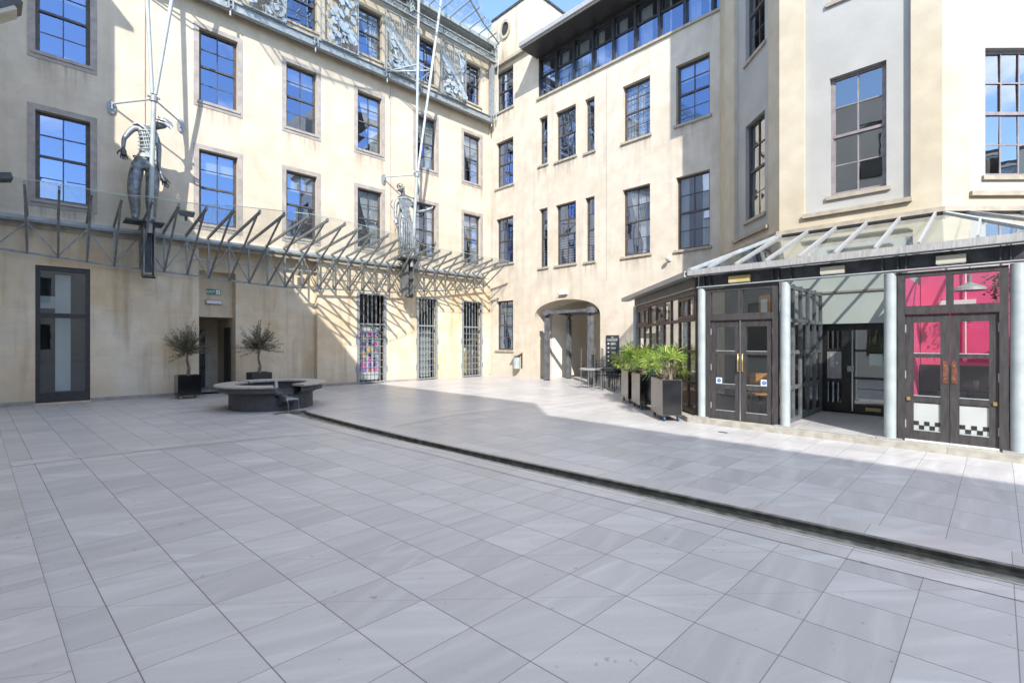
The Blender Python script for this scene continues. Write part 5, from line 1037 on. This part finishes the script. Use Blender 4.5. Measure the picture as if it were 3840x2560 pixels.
def palm(ax,ay,seed,lab,plab,wlab=None):
    rn=random.Random(seed); o=thing('planter',plab,'planter',(ax,ay,0),'tall steel planters beside the glazed porch')
    # local frame: u along the glazing, n towards the courtyard
    ln,wd=.80,.40; F=lambda u,n,z:(ax+S2*u-S2*n,ay+S2*u+S2*n,z)
    u0,u1,n0,n1=0,ln,-wd,0
    p=MB(F); k=.02
    vs=[(u0,n0,.12),(u1,n0,.12),(u1,n1,.12),(u0,n1,.12),(u0,n0,.85),(u1,n0,.85),(u1,n1,.85),(u0,n1,.85),(u0+k,n0+k,.85),(u1-k,n0+k,.85),(u1-k,n1-k,.85),(u0+k,n1-k,.85),(u0+k,n0+k,.78),(u1-k,n0+k,.78),(u1-k,n1-k,.78),(u0+k,n1-k,.78)]
    p.add(vs,[(3,2,1,0),(0,1,5,4),(1,2,6,5),(2,3,7,6),(3,0,4,7),(4,5,9,8),(5,6,10,9),(6,7,11,10),(7,4,8,11),(8,9,13,12),(9,10,14,13),(10,11,15,14),(11,8,12,15)])
    p.build('box','planter_steel',o)
    p=MB(F); p.box(u0-.004,u0-.001,n0+.01,n1-.01,.13,.84); p.build('end_panel','black_gloss',o)
    p=MB(F); p.box(u0+k,u1-k,n0+k,n1-k,.74,.80); p.build('soil','soil',o)
    for uu in (.07,ln-.07):
        for nn in (-.06,-wd+.06): p=MB(F); p.tube([(uu,nn-.015,.05),(uu,nn+.015,.05)],.05,14); p.box(uu-.02,uu+.02,nn-.02,nn+.02,.05,.12); p.build('castor','rubber_blue' if uu<.1 else 'black_plastic',o)
    t=thing('fan_palm',lab,'palm',F(ln/2,-wd/2,.8),'fan palms in steel planters')
    tk=MB(); lf=MB(); cc=[F(u_,-wd/2+rn.uniform(-.06,.06),.8) for u_ in (.22,.42,.6)]
    for c in cc:
        c=Vector(c); tk.tube([tuple(c-Vector((0,0,.02))),tuple(c+Vector((0,0,.13)))],[.055,.04],8)
        for i in range(9):
            th=rn.uniform(0,6.28); el2=rn.uniform(.15,1.45); l_=rn.uniform(.22,.50)
            d=Vector((math.cos(th)*math.cos(el2),math.sin(th)*math.cos(el2),math.sin(el2)))
            b0=c+Vector((0,0,.10)); hub=b0+d*l_; tk.tube([tuple(b0),tuple(b0+d*l_*.5+Vector((0,0,.015))),tuple(hub)],[.009,.006,.004],5)
            sd_=d.cross(Vector((0,0,1))).normalized(); up=sd_.cross(d).normalized(); nl=rn.randint(11,14); R_=rn.uniform(.28,.42)
            tw=rn.uniform(-.5,.5); sd_,up=sd_*math.cos(tw)+up*math.sin(tw),up*math.cos(tw)-sd_*math.sin(tw)
            for j in range(nl):
                an=-1.75+3.5*j/(nl-1); bd_=(d*math.cos(an)+sd_*math.sin(an)).normalized(); rr3=R_*(1-.18*abs(an)/1.7)*rn.uniform(.9,1.08)
                pw=bd_.cross(up).normalized()*.013; m_=hub+bd_*rr3*.55+up*.012; e=hub+bd_*rr3-Vector((0,0,.03+.05*rn.random()))
                lf.add([tuple(hub),tuple(m_+pw),tuple(e),tuple(m_-pw)],[(0,1,2,3)])
    tk.build('trunk','bark',t); lf.build('crown','palm_leaf',t,False)
palm(8.86,4.74,21,'bright green fan palm in the nearest tall planter','nearest tall planter with a glossy black end and blue castors')
palm(9.98,5.91,22,'bright green fan palm in the middle tall planter','middle tall steel planter of the row of three')
palm(10.80,6.74,23,'yellowish green fan palm in the tall planter farthest from the doors','tall steel planter farthest from the doors, next to the stacked tables')
# ================================================================ portal in the arch
o=thing('steel_portal','freestanding dark steel frame of four box posts under the arch','portal',(15.6,12.2,0))
PS=[(15.05,13.3),(16.5,13.3),(14.95,10.98),(16.5,11.2)]
for i,(x,y) in enumerate(PS):
    p=MB(); p.box(x-.085,x+.085,y-.085,y+.085,.03,2.62); q=p.build('post','portal_steel',o)
    p=MB(); p.box(x-.09,x+.09,y-.09,y+.09,.0,.03); p.box(x-.05,x+.05,y-.05,y+.05,2.62,2.74); p.build('foot_and_pin','frame_dark',q)
    p=MB(); p.box(x-.11,x+.11,y-.11,y+.11,2.74,2.96); p.build('head_block','portal_steel',o)
for a,b in ((0,1),(0,2),(2,3),(1,3)): p=MB(); (x0,y0),(x1,y1)=PS[a],PS[b]; d=Vector((x1-x0,y1-y0,0)).normalized()*.115; p.bar((x0+d.x,y0+d.y,2.85),(x1-d.x,y1-d.y,2.85),.12,.12); p.build('beam','portal_steel',o)
# ================================================================ stacked tables and chairs
def ftable(x,y,rz,z0,inv,lab,mat,top,sz=.58):
    o=thing('folding_table',lab,'table',(x,y,z0),'cafe tables stacked by the arch'); ca,sa=math.cos(rz),math.sin(rz)
    H_=.70; F=(lambda u,n,z:(x+ca*u-sa*n,y+sa*u+ca*n,z0+z)) if not inv else (lambda u,n,z:(x+ca*u-sa*n,y+sa*u+ca*n,z0+H_-z))
    h=sz/2; p=MB(F); p.box(-h,h,-h,h,H_-.03,H_); p.build('top',top,o); p=MB(F); p.box(-h+.03,h-.03,-h+.03,h-.03,H_-.055,H_-.031); p.build('frame',mat,o)
    for a in (-1,1):
        for b in (-1,1): p=MB(F); p.tube([(a*(h-.04),b*(h-.04),0),(a*(h-.04),b*(h-.04),H_-.05)],.017,10); p.build('leg',mat,o)
ftable(13.22,9.68,.12,0,False,'aluminium-legged table standing upright beside the planters','chrome','zinc')
ftable(13.22,9.68,.20,.702,True,'aluminium-legged table turned upside down on another table','chrome','zinc')
ftable(13.45,8.95,-.1,0,False,'black-legged table standing between the silver table and the planters','steel_dark','black_plastic')
ftable(13.45,8.95,.05,.702,True,'black-legged table turned upside down on the black table','steel_dark','black_plastic')
def bchair(x,y,rz,z0,lab):
    o=thing('stacking_chair',lab,'chair',(x,y,z0),'black woven chairs stacked by the arch'); ca,sa=math.cos(rz),math.sin(rz); F=lambda u,n,z:(x+ca*u-sa*n,y+sa*u+ca*n,z0+z)
    p=MB(F); p.box(-.22,.22,-.22,.22,.42,.445); p.build('seat','black_rattan',o); p=MB(F); p.add([(-.21,.20,.50),(.21,.20,.50),(.22,.27,.86),(-.22,.27,.86),(-.21,.215,.50),(.21,.215,.50),(.22,.285,.86),(-.22,.285,.86)],[(0,1,2,3),(4,7,6,5),(0,4,5,1),(1,5,6,2),(2,6,7,3),(3,7,4,0)]); p.build('backrest','black_rattan',o)
    for a in (-1,1):
        p=MB(F); p.tube([(a*.24,-.22,0),(a*.235,-.22,.42),(a*.235,-.2,.62),(a*.235,.1,.66),(a*.23,.22,.6)],.012,6); p.build('arm_frame','steel_dark',o)
        p=MB(F); p.tube([(a*.23,.26,0),(a*.22,.20,.42),(a*.22,.28,.88)],.012,6); p.build('leg','steel_dark',o)
labs=['at the foot of the left stack of black chairs','second in the left stack of black chairs','third in the left stack of black chairs','on top of the left stack of black chairs']
for k in range(4): bchair(14.15,9.95,.3,k*.10,'black woven armchair '+labs[k])
for k,w_ in enumerate(['at the foot of','second in','third in','on top of']): bchair(14.25,9.25,-.4,k*.10,'black woven armchair '+w_+' the stack nearer the directory board')
# floor drain, little scuffs
p=MB(); p.box(8.55,8.62,3.35,3.5,.0,.006); o=p.build('drain_cover','steel_dark'); tag(o,'small dark drain cover in the sunny paving before the doors','drain')
# ================================================================ buildings behind the camera that shade the courtyard
def block(x0,x1,y0,y1,h,lab,mat='render_far',roofov=0.0):
    o=thing('surrounding_building',lab,'building',((x0+x1)/2,(y0+y1)/2,0),'buildings round the camera side of the courtyard')
    p=MB(); p.box(x0,x1,y0,y1,0,h-.15); p.build('wall',mat,o); p=MB(); p.box(x0-roofov,x1+roofov,y0-roofov,y1+roofov,h-.148,h); p.build('roof','roof_slate',o)
    return o
def bwins(o,F,us,zs,w_=1.1,h_=2.2):
    for u in us:
        for z in zs: p=MB(F); p.box(u,u+w_,.005,.03,z,z+h_); q=p.build('window','frame_dark',o); p=MB(F); p.box(u+.06,u+w_-.06,.03,.035,z+.06,z+h_-.06); p.build('pane','bay_glass',q)
w1=block(-9,-1.5,-4.5,8.9,12.7,'tall cream building along the near left side, shading the paving'); bwins(w1,lambda u,n,z:(-1.5+n,u,z),[-3,0,3,6],[1,5,9])
w2=block(-9,-1.5,8.9,13.64,10.57,'lower cream building between the two taller left blocks')
w3=block(-9,-1.56,13.64,17.1,14.0,'tall block in the near left corner of the courtyard',roofov=.0)
p=MB(); p.box(-9,-1.30,13.45,17.1,14.0,14.12); p.build('eaves','roof_slate',w3)
w4=block(-9,-1.5,-22,-4.5,11.15,'cream building along the near side behind the photographer'); bwins(w4,lambda u,n,z:(-1.5+n,u,z),[-16,-12,-8],[1,5])
w5=block(-9,26,-30,-23,11.5,'long building closing the far side behind the photographer'); bwins(w5,lambda u,n,z:(u,-23+n,z),[-1,2.5,6,9.5,13],[1,5,9])
